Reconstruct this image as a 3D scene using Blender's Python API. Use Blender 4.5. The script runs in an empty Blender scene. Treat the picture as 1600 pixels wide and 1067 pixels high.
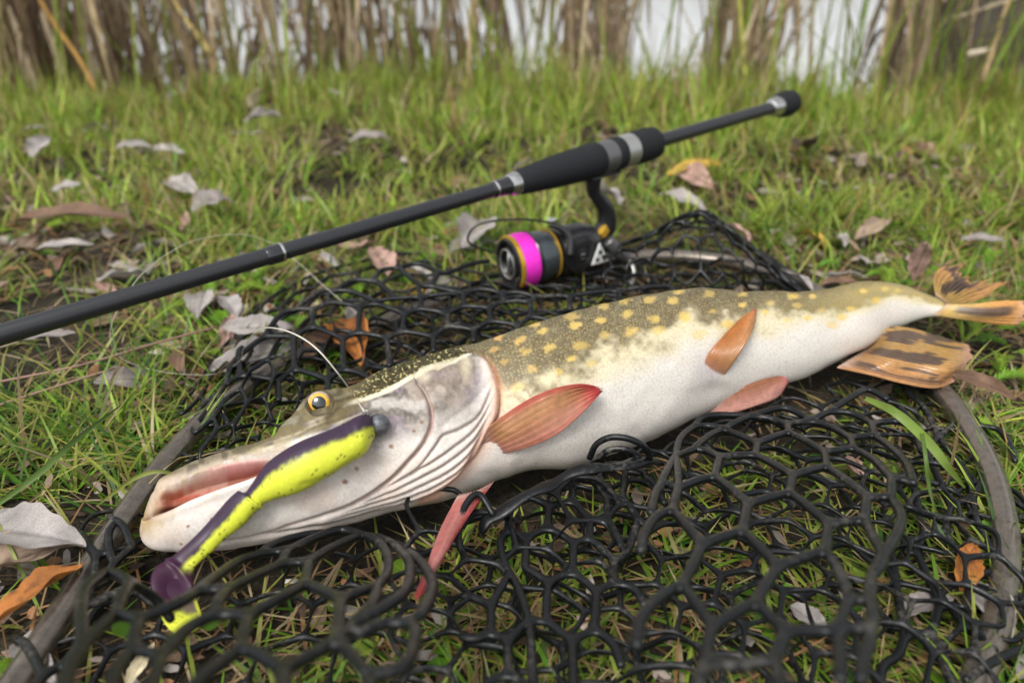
import bpy, bmesh, math, random
import numpy as np
from mathutils import Vector, Matrix
random.seed(7)
RNG = np.random.default_rng(11)

# ------------------------------------------------------------------ camera, light, exposure
H = 0.30                      # camera height above the grass, metres
PITCH = math.radians(27.0)
F = 1244.0                    # focal length in pixels of the 1600 wide photograph
scene = bpy.context.scene
C = scene.collection
cam_d = bpy.data.cameras.new('camera')
cam = bpy.data.objects.new('camera', cam_d)
C.objects.link(cam)
cam.location = (0, 0, H)
cam.rotation_euler = (math.pi / 2 - PITCH, 0, 0)
cam_d.sensor_width = 36.0
cam_d.lens = 36.0 * F / 1600.0
cam_d.clip_start = 0.01
cam_d.clip_end = 2000
cam_d.dof.use_dof = True
cam_d.dof.focus_distance = 0.455
cam_d.dof.aperture_fstop = 5.6
scene.camera = cam

SUN_ELEV = math.radians(56)
SUN_AZ = math.radians(-150)     # measured from +Y (away from the camera) towards +X
world = bpy.data.worlds.new('World')
scene.world = world
world.use_nodes = True
wn = world.node_tree.nodes
wl = world.node_tree.links
for n in list(wn):
    wn.remove(n)
w_out = wn.new('ShaderNodeOutputWorld')
w_bg = wn.new('ShaderNodeBackground')
w_sky = wn.new('ShaderNodeTexSky')
w_sky.sky_type = 'NISHITA'
w_sky.sun_disc = False
w_sky.sun_elevation = SUN_ELEV
w_sky.sun_rotation = SUN_AZ
w_sky.air_density = 1.0
w_sky.dust_density = 3.5
w_sky.ozone_density = 1.0
w_hsv = wn.new('ShaderNodeHueSaturation')
w_hsv.inputs['Saturation'].default_value = 0.12      # overcast: the blue is mostly gone
wl.new(w_sky.outputs[0], w_hsv.inputs['Color'])
wl.new(w_hsv.outputs[0], w_bg.inputs['Color'])
w_bg.inputs['Strength'].default_value = 0.125
wl.new(w_bg.outputs[0], w_out.inputs['Surface'])

sun_d = bpy.data.lights.new('sun', 'SUN')
sun_d.energy = 1.5
sun_d.angle = math.radians(22)
sun_d.color = (1.0, 0.965, 0.91)
sun = bpy.data.objects.new('sun', sun_d)
C.objects.link(sun)
sdir = Vector((math.sin(SUN_AZ) * math.cos(SUN_ELEV), math.cos(SUN_AZ) * math.cos(SUN_ELEV), math.sin(SUN_ELEV)))
sun.rotation_euler = sdir.to_track_quat('Z', 'Y').to_euler()
sun.location = sdir * 5

scene.view_settings.view_transform = 'Standard'
scene.view_settings.look = 'None'
scene.view_settings.gamma = 1.0
scene.view_settings.use_curve_mapping = False
scene.view_settings.exposure = 0.84
scene.render.engine = 'CYCLES'
scene.cycles.use_denoising = True
scene.cycles.max_bounces = 6
scene.cycles.transparent_max_bounces = 8

# ------------------------------------------------------------------ helpers
FWD = np.array([0, math.cos(PITCH), -math.sin(PITCH)])
RIGHT = np.array([1.0, 0, 0])
UP = np.array([0, math.sin(PITCH), math.cos(PITCH)])
EYE = np.array([0, 0, H])

def ray(px, py):
    return FWD + RIGHT * (px - 800.0) / F + UP * (533.5 - py) / F

def at_z(px, py, z):
    r = ray(px, py)
    return EYE + r * ((H - z) / -r[2])

def at_d(px, py, d):
    return EYE + ray(px, py) * d

def project(p):
    q = np.asarray(p, float) - EYE
    d = q @ FWD
    return 800 + F * (q @ RIGHT) / d, 533.5 - F * (q @ UP) / d, d

def smooth(a, b, x):
    t = np.clip((x - a) / (b - a), 0, 1)
    return t * t * (3 - 2 * t)

def vnoise(p, scale, seed=0):
    """cheap smooth value noise, p (N,2|3) -> [-1,1]"""
    p = np.asarray(p, float) * scale
    if p.shape[-1] == 2:
        p = np.concatenate([p, np.zeros(p.shape[:-1] + (1,))], -1)
    i = np.floor(p).astype(np.int64)
    f = p - i
    f = f * f * (3 - 2 * f)
    out = 0
    for dx in (0, 1):
        for dy in (0, 1):
            for dz in (0, 1):
                h = (i[..., 0] + dx) * 374761393 + (i[..., 1] + dy) * 668265263 + (i[..., 2] + dz) * 2147483647 + seed * 974711
                h = (h ^ (h >> 13)) * 1274126177
                h = (h ^ (h >> 16)) & 0xFFFF
                w = (f[..., 0] if dx else 1 - f[..., 0]) * (f[..., 1] if dy else 1 - f[..., 1]) * (f[..., 2] if dz else 1 - f[..., 2])
                out = out + w * (h / 32767.5 - 1)
    return out

def link_mesh(name, me, mat=None, parent=None):
    o = bpy.data.objects.new(name, me)
    C.objects.link(o)
    if mat is not None and len(me.materials) == 0:
        me.materials.append(mat)
    if parent is not None:
        o.parent = parent
    return o

def fast_mesh(name, verts, quads=None, tris=None, smooth_sh=True, col=None, uv=None, extra=None):
    verts = np.asarray(verts, np.float32)
    me = bpy.data.meshes.new(name)
    nq = 0 if quads is None else len(quads)
    nt = 0 if tris is None else len(tris)
    idx = []
    if nq: idx.append(np.asarray(quads, np.int32).ravel())
    if nt: idx.append(np.asarray(tris, np.int32).ravel())
    idx = np.concatenate(idx)
    starts = np.concatenate([np.arange(nq) * 4, nq * 4 + np.arange(nt) * 3]).astype(np.int32)
    me.vertices.add(len(verts))
    me.vertices.foreach_set('co', verts.ravel())
    me.loops.add(len(idx))
    me.loops.foreach_set('vertex_index', idx)
    me.polygons.add(nq + nt)
    me.polygons.foreach_set('loop_start', starts)
    me.update(calc_edges=True)
    if smooth_sh:
        me.polygons.foreach_set('use_smooth', np.ones(nq + nt, bool))
    if col is not None:
        c = np.ones((len(verts), 4), np.float32)
        c[:, :3] = col
        a = me.attributes.new('col', 'FLOAT_COLOR', 'POINT')
        a.data.foreach_set('color', c.ravel())
    if uv is not None:
        a = me.attributes.new('suv', 'FLOAT_VECTOR', 'POINT')
        u3 = np.zeros((len(verts), 3), np.float32)
        u3[:, :2] = uv
        a.data.foreach_set('vector', u3.ravel())
    if extra:
        for k, v in extra.items():
            a = me.attributes.new(k, 'FLOAT', 'POINT')
            a.data.foreach_set('value', np.asarray(v, np.float32))
    me.validate()
    return me

def grid_quads(nr, nc, wrap=False, off=0):
    r = np.arange(nr - 1)[:, None]
    c = np.arange(nc if wrap else nc - 1)[None, :]
    c2 = (c + 1) % nc
    q = np.stack([r * nc + c + 0 * r, r * nc + c2 + 0 * r, (r + 1) * nc + c2, (r + 1) * nc + c], -1)
    return q.reshape(-1, 4) + off

def thing(name, label, cat, group=None, loc=(0, 0, 0)):
    o = bpy.data.objects.new(name, None)
    o.empty_display_size = 0.02
    C.objects.link(o)
    o.location = loc
    tag(o, label, cat, group)
    return o

def tag(o, label=None, cat=None, group=None, kind=None):
    if label: o['label'] = label
    if cat: o['category'] = cat
    if group: o['group'] = group
    if kind: o['kind'] = kind
    return o

def catmull(P, n):
    """P (k,m) control points, n samples, centripetal-ish uniform Catmull-Rom"""
    P = np.asarray(P, float)
    k = len(P)
    t = np.linspace(0, k - 1, n)
    i = np.clip(np.floor(t).astype(int), 0, k - 2)
    f = (t - i)[:, None]
    g = lambda j: P[np.clip(j, 0, k - 1)]
    p0, p1, p2, p3 = g(i - 1), g(i), g(i + 1), g(i + 2)
    p0 = np.where((i - 1 < 0)[:, None], 2 * p1 - p2, p0)
    p3 = np.where((i + 2 > k - 1)[:, None], 2 * p2 - p1, p3)
    return 0.5 * (2 * p1 + (p2 - p0) * f + (2 * p0 - 5 * p1 + 4 * p2 - p3) * f ** 2 + (3 * p1 - p0 - 3 * p2 + p3) * f ** 3)

class Surf:
    """bicubic surface through a grid of world points (R,C,3)"""
    def __init__(self, rows):
        self.P = np.asarray(rows, float)
        self.R, self.C = self.P.shape[:2]
        # parameters follow the real length of the net so that its meshes keep an even size
        su = np.linalg.norm(np.diff(self.P, axis=1), axis=2).mean(0)
        sv = np.linalg.norm(np.diff(self.P, axis=0), axis=2).mean(1)
        self.cu = np.concatenate([[0], np.cumsum(su)]) / su.sum()
        self.cv = np.concatenate([[0], np.cumsum(sv)]) / sv.sum()
        self.lens = (su.sum(), sv.sum())
        self.arc = True
    @staticmethod
    def _map(x, c):
        k = len(c) - 1
        y = np.interp(x, c, np.arange(k + 1))
        y = np.where(x < 0, x / c[1], y)
        return np.where(x > 1, k + (x - 1) / (1 - c[-2]), y)
    @staticmethod
    def _w(t, k):
        t = np.clip(t, -0.35, k - 1 + 0.35)
        i = np.clip(np.floor(t).astype(int), 0, k - 2)
        f = t - i
        w = np.stack([-0.5 * f + f ** 2 - 0.5 * f ** 3, 1 - 2.5 * f ** 2 + 1.5 * f ** 3, 0.5 * f + 2 * f ** 2 - 1.5 * f ** 3, -0.5 * f ** 2 + 0.5 * f ** 3], -1)
        return i, w
    def __call__(self, u, v):
        """u along columns 0..1, v along rows 0..1"""
        u = np.asarray(u, float); v = np.asarray(v, float)
        iu, wu = self._w(self._map(u, self.cu) if self.arc else u * (self.C - 1), self.C)
        iv, wv = self._w(self._map(v, self.cv) if self.arc else v * (self.R - 1), self.R)
        P = np.pad(self.P, ((1, 1), (1, 1), (0, 0)), mode='edge')
        P[0] = 2 * P[1] - P[2]; P[-1] = 2 * P[-2] - P[-3]
        P[:, 0] = 2 * P[:, 1] - P[:, 2]; P[:, -1] = 2 * P[:, -2] - P[:, -3]
        out = 0
        for a in range(4):
            for b in range(4):
                out = out + (wv[..., a] * wu[..., b])[..., None] * P[iv + a, iu + b]
        return out
    def size(self):
        a = np.linspace(0, 1, 30)
        lu = np.mean([np.linalg.norm(np.diff(self(a, np.full(30, v)), axis=0), axis=1).sum() for v in (0.1, 0.5, 0.9)])
        lv = np.mean([np.linalg.norm(np.diff(self(np.full(30, u), a), axis=0), axis=1).sum() for u in (0.1, 0.5, 0.9)])
        return lu, lv

def tube(path, radii, ns=10, caps=True, flat=None):
    """returns verts, quads, tris for a tube along a path (n,3); radii scalar or (n,)"""
    path = np.asarray(path, float)
    n = len(path)
    r = np.broadcast_to(np.asarray(radii, float), (n,))
    T = np.gradient(path, axis=0)
    T /= np.linalg.norm(T, axis=1)[:, None] + 1e-12
    N = np.zeros_like(T)
    ref = np.array([0, 0, 1.0]) if abs(T[0][2]) < 0.9 else np.array([1.0, 0, 0])
    N[0] = ref - T[0] * (ref @ T[0]); N[0] /= np.linalg.norm(N[0])
    for i in range(1, n):
        v = N[i - 1] - T[i] * (N[i - 1] @ T[i])
        N[i] = v / (np.linalg.norm(v) + 1e-12)
    B = np.cross(T, N)
    a = np.arange(ns) * 2 * math.pi / ns
    fl = 1.0 if flat is None else flat
    V = path[:, None] + (N[:, None] * np.cos(a)[None, :, None] * fl + B[:, None] * np.sin(a)[None, :, None]) * r[:, None, None]
    V = V.reshape(-1, 3)
    Q = grid_quads(n, ns, wrap=True)[:, ::-1]
    T3 = []
    if caps:
        V = np.concatenate([V, path[:1], path[-1:]])
        c0, c1 = n * ns, n * ns + 1
        for j in range(ns):
            T3.append((c0, j, (j + 1) % ns))
            T3.append((c1, (n - 1) * ns + (j + 1) % ns, (n - 1) * ns + j))
    return V, Q, (np.array(T3) if T3 else None)

def tube_obj(name, path, radii, mat, parent=None, ns=10, flat=None, col=None):
    V, Q, T = tube(path, radii, ns, True, flat)
    me = fast_mesh(name, V, Q, T, col=None if col is None else np.tile(col, (len(V), 1)))
    return link_mesh(name, me, mat, parent)

def lathe_obj(name, p0, axis, prof, mat, parent=None, ns=40, closed=True):
    """prof: list of (distance along axis, radius)"""
    axis = np.asarray(axis, float); axis = axis / np.linalg.norm(axis)
    ref = np.array([0, 0, 1.0]) if abs(axis[2]) < 0.9 else np.array([1.0, 0, 0])
    n = ref - axis * (ref @ axis); n /= np.linalg.norm(n)
    b = np.cross(axis, n)
    a = np.arange(ns) * 2 * math.pi / ns
    prof = np.asarray(prof, float)
    V = (np.asarray(p0)[None, None] + axis * prof[:, 0][:, None, None]
         + (n * np.cos(a)[:, None] + b * np.sin(a)[:, None])[None] * prof[:, 1][:, None, None])
    m = len(prof)
    V = V.reshape(-1, 3)
    Q = grid_quads(m, ns, wrap=True)[:, ::-1]
    T = []
    if closed:
        c0, c1 = len(V), len(V) + 1
        V = np.concatenate([V, [np.asarray(p0) + axis * prof[0, 0]], [np.asarray(p0) + axis * prof[-1, 0]]])
        for j in range(ns):
            T.append((c0, j, (j + 1) % ns))
            T.append((c1, (m - 1) * ns + (j + 1) % ns, (m - 1) * ns + j))
    me = fast_mesh(name, V, Q, np.array(T) if T else None)
    mod_sharp(me)
    return link_mesh(name, me, mat, parent)

def mod_sharp(me, ang=40):
    try:
        me.set_sharp_from_angle(angle=math.radians(ang))
    except Exception:
        pass

# ------------------------------------------------------------------ materials
def new_mat(name):
    m = bpy.data.materials.new(name)
    m.use_nodes = True
    nt = m.node_tree
    b = nt.nodes['Principled BSDF']
    return m, nt, b

def N(nt, typ, **kw):
    n = nt.nodes.new(typ)
    for k, v in kw.items():
        setattr(n, k, v)
    return n

def set_in(b, **kw):
    names = {'rough': 'Roughness', 'metal': 'Metallic', 'spec': 'Specular IOR Level', 'coat': 'Coat Weight', 'coat_r': 'Coat Roughness',
             'sss': 'Subsurface Weight', 'sss_s': 'Subsurface Scale', 'trans': 'Transmission Weight', 'alpha': 'Alpha', 'ior': 'IOR'}
    for k, v in kw.items():
        b.inputs[names[k]].default_value = v

def simple_mat(name, color, rough=0.5, metal=0.0, noise=0.0, nscale=200.0, bump=0.0, bscale=400.0, spec=0.5, coat=0.0, dust=None):
    m, nt, b = new_mat(name)
    set_in(b, rough=rough, metal=metal, spec=spec, coat=coat)
    tc = N(nt, 'ShaderNodeTexCoord')
    if noise > 0 or dust:
        nz = N(nt, 'ShaderNodeTexNoise'); nz.inputs['Scale'].default_value = nscale; nz.inputs['Detail'].default_value = 5
        nt.links.new(tc.outputs['Object'], nz.inputs['Vector'])
        mx = N(nt, 'ShaderNodeMix', data_type='RGBA')
        c2 = dust if dust else tuple(min(1, c * (1 + 2 * noise)) for c in color[:3])
        mx.inputs[6].default_value = (*color[:3], 1); mx.inputs[7].default_value = (*c2, 1)
        rp = N(nt, 'ShaderNodeMapRange'); rp.inputs[1].default_value = 0.45; rp.inputs[2].default_value = 0.75; rp.inputs[4].default_value = noise if dust else 1
        nt.links.new(nz.outputs[0], rp.inputs[0]); nt.links.new(rp.outputs[0], mx.inputs[0])
        nt.links.new(mx.outputs[2], b.inputs['Base Color'])
        r2 = N(nt, 'ShaderNodeMapRange'); r2.inputs[3].default_value = rough * 0.8; r2.inputs[4].default_value = min(1, rough * 1.35)
        nt.links.new(nz.outputs[0], r2.inputs[0]); nt.links.new(r2.outputs[0], b.inputs['Roughness'])
    else:
        b.inputs['Base Color'].default_value = (*color[:3], 1)
    if bump > 0:
        n2 = N(nt, 'ShaderNodeTexNoise'); n2.inputs['Scale'].default_value = bscale; n2.inputs['Detail'].default_value = 4
        nt.links.new(tc.outputs['Object'], n2.inputs['Vector'])
        bp = N(nt, 'ShaderNodeBump'); bp.inputs['Strength'].default_value = bump; bp.inputs['Distance'].default_value = 0.001
        nt.links.new(n2.outputs[0], bp.inputs['Height']); nt.links.new(bp.outputs[0], b.inputs['Normal'])
    return m

def attr_mat(name, rough=0.5, spec=0.4, sss=0.0, sss_s=0.002, coat=0.0, nscale=300, namp=0.25, bump=0.15, bdist=0.0006, trans=0.0, bscale=None):
    """colour from the point attribute 'col', broken up by noise"""
    m, nt, b = new_mat(name)
    set_in(b, rough=rough, spec=spec, coat=coat)
    if sss: set_in(b, sss=sss, sss_s=sss_s)
    at = N(nt, 'ShaderNodeAttribute', attribute_name='col')
    tc = N(nt, 'ShaderNodeTexCoord')
    nz = N(nt, 'ShaderNodeTexNoise'); nz.inputs['Scale'].default_value = nscale; nz.inputs['Detail'].default_value = 4
    nt.links.new(tc.outputs['Object'], nz.inputs['Vector'])
    mr = N(nt, 'ShaderNodeMapRange'); mr.inputs[1].default_value = 0.3; mr.inputs[2].default_value = 0.7
    mr.inputs[3].default_value = 1 - namp; mr.inputs[4].default_value = 1 + namp
    nt.links.new(nz.outputs[0], mr.inputs[0])
    mu = N(nt, 'ShaderNodeMix', data_type='RGBA', blend_type='MULTIPLY'); mu.inputs[0].default_value = 1
    nt.links.new(at.outputs['Color'], mu.inputs[6]); nt.links.new(mr.outputs[0], mu.inputs[7])
    nt.links.new(mu.outputs[2], b.inputs['Base Color'])
    if bump:
        bz = nz
        if bscale:
            bz = N(nt, 'ShaderNodeTexNoise'); bz.inputs['Scale'].default_value = bscale; bz.inputs['Detail'].default_value = 3
            nt.links.new(tc.outputs['Object'], bz.inputs['Vector'])
        bp = N(nt, 'ShaderNodeBump'); bp.inputs['Strength'].default_value = bump; bp.inputs['Distance'].default_value = bdist
        nt.links.new(bz.outputs[0], bp.inputs['Height']); nt.links.new(bp.outputs[0], b.inputs['Normal'])
    if trans:
        # leaf translucency
        out = nt.nodes['Material Output']
        tr = N(nt, 'ShaderNodeBsdfTranslucent')
        nt.links.new(mu.outputs[2], tr.inputs['Color'])
        ms = N(nt, 'ShaderNodeMixShader'); ms.inputs[0].default_value = trans
        nt.links.new(b.outputs[0], ms.inputs[1]); nt.links.new(tr.outputs[0], ms.inputs[2])
        nt.links.new(ms.outputs[0], out.inputs['Surface'])
    return m

M_GRASS = attr_mat('grass_mat', rough=0.45, spec=0.35, nscale=60, namp=0.2, bump=0, trans=0.4)
M_LEAF = attr_mat('leaf_mat', rough=0.6, spec=0.3, nscale=130, namp=0.3, bump=0.4, bdist=0.001, bscale=500, trans=0.1)
M_REED = attr_mat('reed_mat', rough=0.6, spec=0.25, nscale=40, namp=0.3, bump=0, trans=0.2)
M_FIN = attr_mat('fin_mat', rough=0.32, spec=0.5, nscale=260, namp=0.16, bump=0.1, coat=0.3, trans=0.3)
M_BARK = simple_mat('bark', (0.05, 0.04, 0.032), rough=0.85, noise=0.5, nscale=20, bump=1.0, bscale=40)

def rubber_mat():
    m, nt, b = new_mat('black_rubber')
    set_in(b, rough=0.4, spec=0.36)
    tc = N(nt, 'ShaderNodeTexCoord')
    nz = N(nt, 'ShaderNodeTexNoise'); nz.inputs['Scale'].default_value = 320; nz.inputs['Detail'].default_value = 6; nz.inputs['Roughness'].default_value = 0.65
    nt.links.new(tc.outputs['Object'], nz.inputs['Vector'])
    n3 = N(nt, 'ShaderNodeTexNoise'); n3.inputs['Scale'].default_value = 28
    nt.links.new(tc.outputs['Object'], n3.inputs['Vector'])
    ad = N(nt, 'ShaderNodeMath', operation='MULTIPLY'); nt.links.new(nz.outputs[0], ad.inputs[0]); nt.links.new(n3.outputs[0], ad.inputs[1])
    mr = N(nt, 'ShaderNodeMapRange'); mr.inputs[1].default_value = 0.30; mr.inputs[2].default_value = 0.45
    nt.links.new(ad.outputs[0], mr.inputs[0])
    mx = N(nt, 'ShaderNodeMix', data_type='RGBA')
    mx.inputs[6].default_value = (0.004, 0.005, 0.006, 1); mx.inputs[7].default_value = (0.07, 0.065, 0.055, 1)
    nt.links.new(mr.outputs[0], mx.inputs[0]); nt.links.new(mx.outputs[2], b.inputs['Base Color'])
    r2 = N(nt, 'ShaderNodeMapRange'); r2.inputs[1].default_value = 0.35; r2.inputs[2].default_value = 0.65; r2.inputs[3].default_value = 0.26; r2.inputs[4].default_value = 0.52
    nt.links.new(nz.outputs[0], r2.inputs[0]); nt.links.new(r2.outputs[0], b.inputs['Roughness'])
    bp = N(nt, 'ShaderNodeBump'); bp.inputs['Strength'].default_value = 0.25; bp.inputs['Distance'].default_value = 0.0008
    nt.links.new(nz.outputs[0], bp.inputs['Height']); nt.links.new(bp.outputs[0], b.inputs['Normal'])
    return m
M_RUBBER = rubber_mat()

def ground_mat():
    m, nt, b = new_mat('soil')
    set_in(b, rough=0.9, spec=0.2)
    tc = N(nt, 'ShaderNodeTexCoord')
    n1 = N(nt, 'ShaderNodeTexNoise'); n1.inputs['Scale'].default_value = 18; n1.inputs['Detail'].default_value = 8
    n2 = N(nt, 'ShaderNodeTexNoise'); n2.inputs['Scale'].default_value = 260; n2.inputs['Detail'].default_value = 6
    for n in (n1, n2): nt.links.new(tc.outputs['Object'], n.inputs['Vector'])
    r1 = N(nt, 'ShaderNodeValToRGB')
    r1.color_ramp.elements[0].position = 0.35; r1.color_ramp.elements[0].color = (0.012, 0.010, 0.007, 1)
    r1.color_ramp.elements[1].position = 0.7; r1.color_ramp.elements[1].color = (0.05, 0.04, 0.025, 1)
    nt.links.new(n1.outputs[0], r1.inputs[0])
    mx = N(nt, 'ShaderNodeMix', data_type='RGBA', blend_type='MULTIPLY'); mx.inputs[0].default_value = 0.8
    mr = N(nt, 'ShaderNodeMapRange'); mr.inputs[1].default_value = 0.3; mr.inputs[2].default_value = 0.7; mr.inputs[3].default_value = 0.4; mr.inputs[4].default_value = 1.6
    nt.links.new(n2.outputs[0], mr.inputs[0])
    nt.links.new(r1.outputs[0], mx.inputs[6]); nt.links.new(mr.outputs[0], mx.inputs[7])
    nt.links.new(mx.outputs[2], b.inputs['Base Color'])
    bp = N(nt, 'ShaderNodeBump'); bp.inputs['Strength'].default_value = 1; bp.inputs['Distance'].default_value = 0.004
    nt.links.new(n2.outputs[0], bp.inputs['Height']); nt.links.new(bp.outputs[0], b.inputs['Normal'])
    return m

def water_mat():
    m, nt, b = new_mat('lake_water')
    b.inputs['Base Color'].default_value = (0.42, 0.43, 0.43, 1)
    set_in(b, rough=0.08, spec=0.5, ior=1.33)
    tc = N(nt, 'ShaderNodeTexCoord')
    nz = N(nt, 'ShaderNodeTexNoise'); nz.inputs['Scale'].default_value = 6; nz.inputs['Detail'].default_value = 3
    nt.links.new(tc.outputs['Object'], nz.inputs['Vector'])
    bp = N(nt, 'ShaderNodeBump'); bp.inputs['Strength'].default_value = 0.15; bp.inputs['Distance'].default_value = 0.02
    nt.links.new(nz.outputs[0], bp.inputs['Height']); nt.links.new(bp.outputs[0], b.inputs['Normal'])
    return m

# ------------------------------------------------------------------ ground, bank, water
def ground_h(x, y):
    """height of the soil"""
    p = np.stack([np.asarray(x, float), np.asarray(y, float)], -1)
    h = 0.006 * vnoise(p, 9, 1) + 0.003 * vnoise(p, 30, 2)
    far = smooth(0.75, 1.2, p[..., 1])
    h = h * (0.6 + 1.6 * far) + 0.025 * vnoise(p, 2.3, 3) * far
    edge = 1.78 + 0.10 * vnoise(p[..., :1].repeat(2, -1), 2.5, 4)
    h = h - smooth(0, 0.6, p[..., 1] - edge) * 0.45
    return h - 0.008

nx, ny = 260, 240
gx = np.concatenate([[-40, -12, -5], np.linspace(-2.6, 2.6, nx), [5, 12, 40]])
gy = np.concatenate([[-40, -10, -2, -0.6], np.linspace(-0.1, 3.2, ny)])
GX, GY = np.meshgrid(gx, gy)
GZ = ground_h(GX, GY)
gv = np.stack([GX, GY, GZ], -1).reshape(-1, 3)
ground = link_mesh('ground', fast_mesh('ground', gv, grid_quads(len(gy), len(gx))), ground_mat())
tag(ground, kind='structure')
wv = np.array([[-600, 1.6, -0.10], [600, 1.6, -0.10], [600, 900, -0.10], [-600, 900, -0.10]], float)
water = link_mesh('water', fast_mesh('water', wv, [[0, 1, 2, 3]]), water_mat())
tag(water, kind='structure')

# ------------------------------------------------------------------ the pike
# outline stations: back point, belly point (photo pixels), support height under the belly (m), lateral/dorsal ratio
ST = [
 ((221, 812), (219, 836), .016, .9), ((229, 792), (224, 847), .016, .95), ((240, 770), (238, 856), .016, .95),
 ((256, 749), (262, 861), .016, .95), ((308, 720), (322, 860), .016, .9), ((372, 699), (392, 852), .016, .85),
 ((416, 687), (446, 842), .016, .82), ((446, 664), (488, 833), .016, .82), ((480, 622), (528, 822), .016, .8),
 ((519, 608), (570, 811), .015, .78), ((545, 604), (604, 801), .013, .78), ((600, 577), (662, 788), .011, .78),
 ((664, 556), (720, 776), .009, .8), ((727, 537), (790, 746), .008, .8), ((778, 520), (838, 735), .008, .8),
 ((839, 504), (893, 731), .008, .8), ((903, 485), (950, 710), .008, .8), ((951, 471), (1000, 692), .008, .8),
 ((1014, 458), (1055, 668), .010, .8), ((1100, 450), (1130, 633), .012, .8), ((1169, 455), (1190, 612), .014, .8),
 ((1244, 455), (1262, 586), .016, .8), ((1300, 449), (1322, 555), .018, .8), ((1345, 440), (1362, 536), .020, .8),
 ((1388, 441), (1388, 516), .022, .78), ((1431, 452), (1418, 506), .024, .7), ((1462, 465), (1448, 496), .026, .6),
 ((1490, 476), (1480, 494), .028, .4), ((1500, 480), (1494, 492), .028, .2)]
NS, NV, NH = 680, 180, 44
_T = np.array([s[0] for s in ST], float); _B = np.array([s[1] for s in ST], float)
_X = np.array([[s[2], s[3]] for s in ST], float)
_all = np.concatenate([_T, _B, _X], 1)
_dense = catmull(_all, 4000)
_mid = (_dense[:, :2] + _dense[:, 2:4]) / 2
_wt = np.where(_mid[:, 0] < 800, 1 / 1.35, 1 / 3.0) * 1.0
_cl = np.concatenate([[0], np.cumsum(np.linalg.norm(np.diff(_mid, axis=0), axis=1) * _wt[1:])])
_s = np.linspace(0, _cl[-1], NS)
_st = np.stack([np.interp(_s, _cl, _dense[:, k]) for k in range(6)], 1)
FT, FB, FZ, FR = _st[:, :2], _st[:, 2:4], _st[:, 4], _st[:, 5]
FM = (FT + FB) / 2
hp = np.linalg.norm(FB - FT, axis=1) / 2
cen = np.zeros((NS, 3)); aa = np.zeros(NS)
for i in range(NS):
    a = 0.02
    for _ in range(12):
        z = FZ[i] + 0.93 * a
        p = at_z(FM[i, 0], FM[i, 1], z)
        d = (p - EYE) @ FWD
        a = hp[i] * d / F
    cen[i] = p; aa[i] = a
# smooth the depth a little, keeping each centre on its own ray
dd = (cen - EYE) @ FWD
k = np.exp(-np.linspace(-2, 2, 41) ** 2); k /= k.sum()
dd = np.convolve(np.pad(dd, 20, mode='edge'), k, 'valid')
for i in range(NS):
    cen[i] = at_d(FM[i, 0], FM[i, 1], dd[i]); aa[i] = hp[i] * dd[i] / F
e1 = np.array([RIGHT * (FT[i] - FB[i])[0] - UP * (FT[i] - FB[i])[1] for i in range(NS)])
e1 /= np.linalg.norm(e1, axis=1)[:, None]
e2 = EYE - cen
e2 -= e1 * (e2 * e1).sum(1)[:, None]
e2 /= np.linalg.norm(e2, axis=1)[:, None]
th = np.concatenate([np.linspace(0, math.pi, NV + 1)[:-1], np.linspace(math.pi, 2 * math.pi, NH + 1)[:-1]])
ct, sn = np.cos(th), np.sin(th)
NTH = len(th)
bb = aa * FR
base = cen[:, None] + e1[:, None] * (aa[:, None] * ct)[..., None] + e2[:, None] * (bb[:, None] * np.sign(sn) * np.abs(sn) ** 0.92)[..., None]
# pixel coordinates (hidden side mirrors the visible one)
PX = FM[:, None] + (FT - FM)[:, None] * ct[None, :, None]
tt = (1 - ct)[None, :] / 2 + np.zeros((NS, 1))          # 0 back .. 1 belly
# outward normal
nrm = e1[:, None] * (ct / 1.0)[None, :, None] + e2[:, None] * sn[None, :, None] / FR[:, None, None]
nrm /= np.linalg.norm(nrm, axis=2)[..., None]

def poly_dist(P, line):
    """unsigned distance, signed side, parameter along (0..1)"""
    line = np.asarray(line, float)
    best = np.full(P.shape[:-1], 1e9); side = np.zeros_like(best); par = np.zeros_like(best)
    L = np.concatenate([[0], np.cumsum(np.linalg.norm(np.diff(line, axis=0), axis=1))])
    for j in range(len(line) - 1):
        a, b = line[j], line[j + 1]
        ab = b - a
        t = np.clip(((P - a) @ ab) / (ab @ ab), 0, 1)
        q = a + t[..., None] * ab
        d = np.linalg.norm(P - q, axis=-1)
        m = d < best
        best = np.where(m, d, best)
        cr = ab[0] * (P[..., 1] - a[1]) - ab[1] * (P[..., 0] - a[0])
        side = np.where(m, np.sign(cr), side)
        par = np.where(m, (L[j] + t * (L[j + 1] - L[j])) / L[-1], par)
    return best, side, par

def in_poly(P, poly):
    poly = np.asarray(poly, float)
    inside = np.zeros(P.shape[:-1], bool)
    j = len(poly) - 1
    for i in range(len(poly)):
        xi, yi = poly[i]; xj, yj = poly[j]
        c = ((yi > P[..., 1]) != (yj > P[..., 1])) & (P[..., 0] < (xj - xi) * (P[..., 1] - yi) / (yj - yi + 1e-9) + xi)
        inside ^= c
        j = i
    return inside

def sd_poly(P, poly):
    d, _, _ = poly_dist(P, list(poly) + [poly[0]])
    return np.where(in_poly(P, poly), -d, d)

def cr(pts, n=40):
    return catmull(np.array(pts, float), n)

u3 = PX  # alias
pxn = np.concatenate([PX, np.zeros(PX.shape[:-1] + (1,))], -1)
def nz(scale, seed, sx=1.0, sy=1.0):
    return vnoise(np.stack([PX[..., 0] * sx, PX[..., 1] * sy], -1), scale, seed)

disp = np.zeros((NS, NTH))
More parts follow.
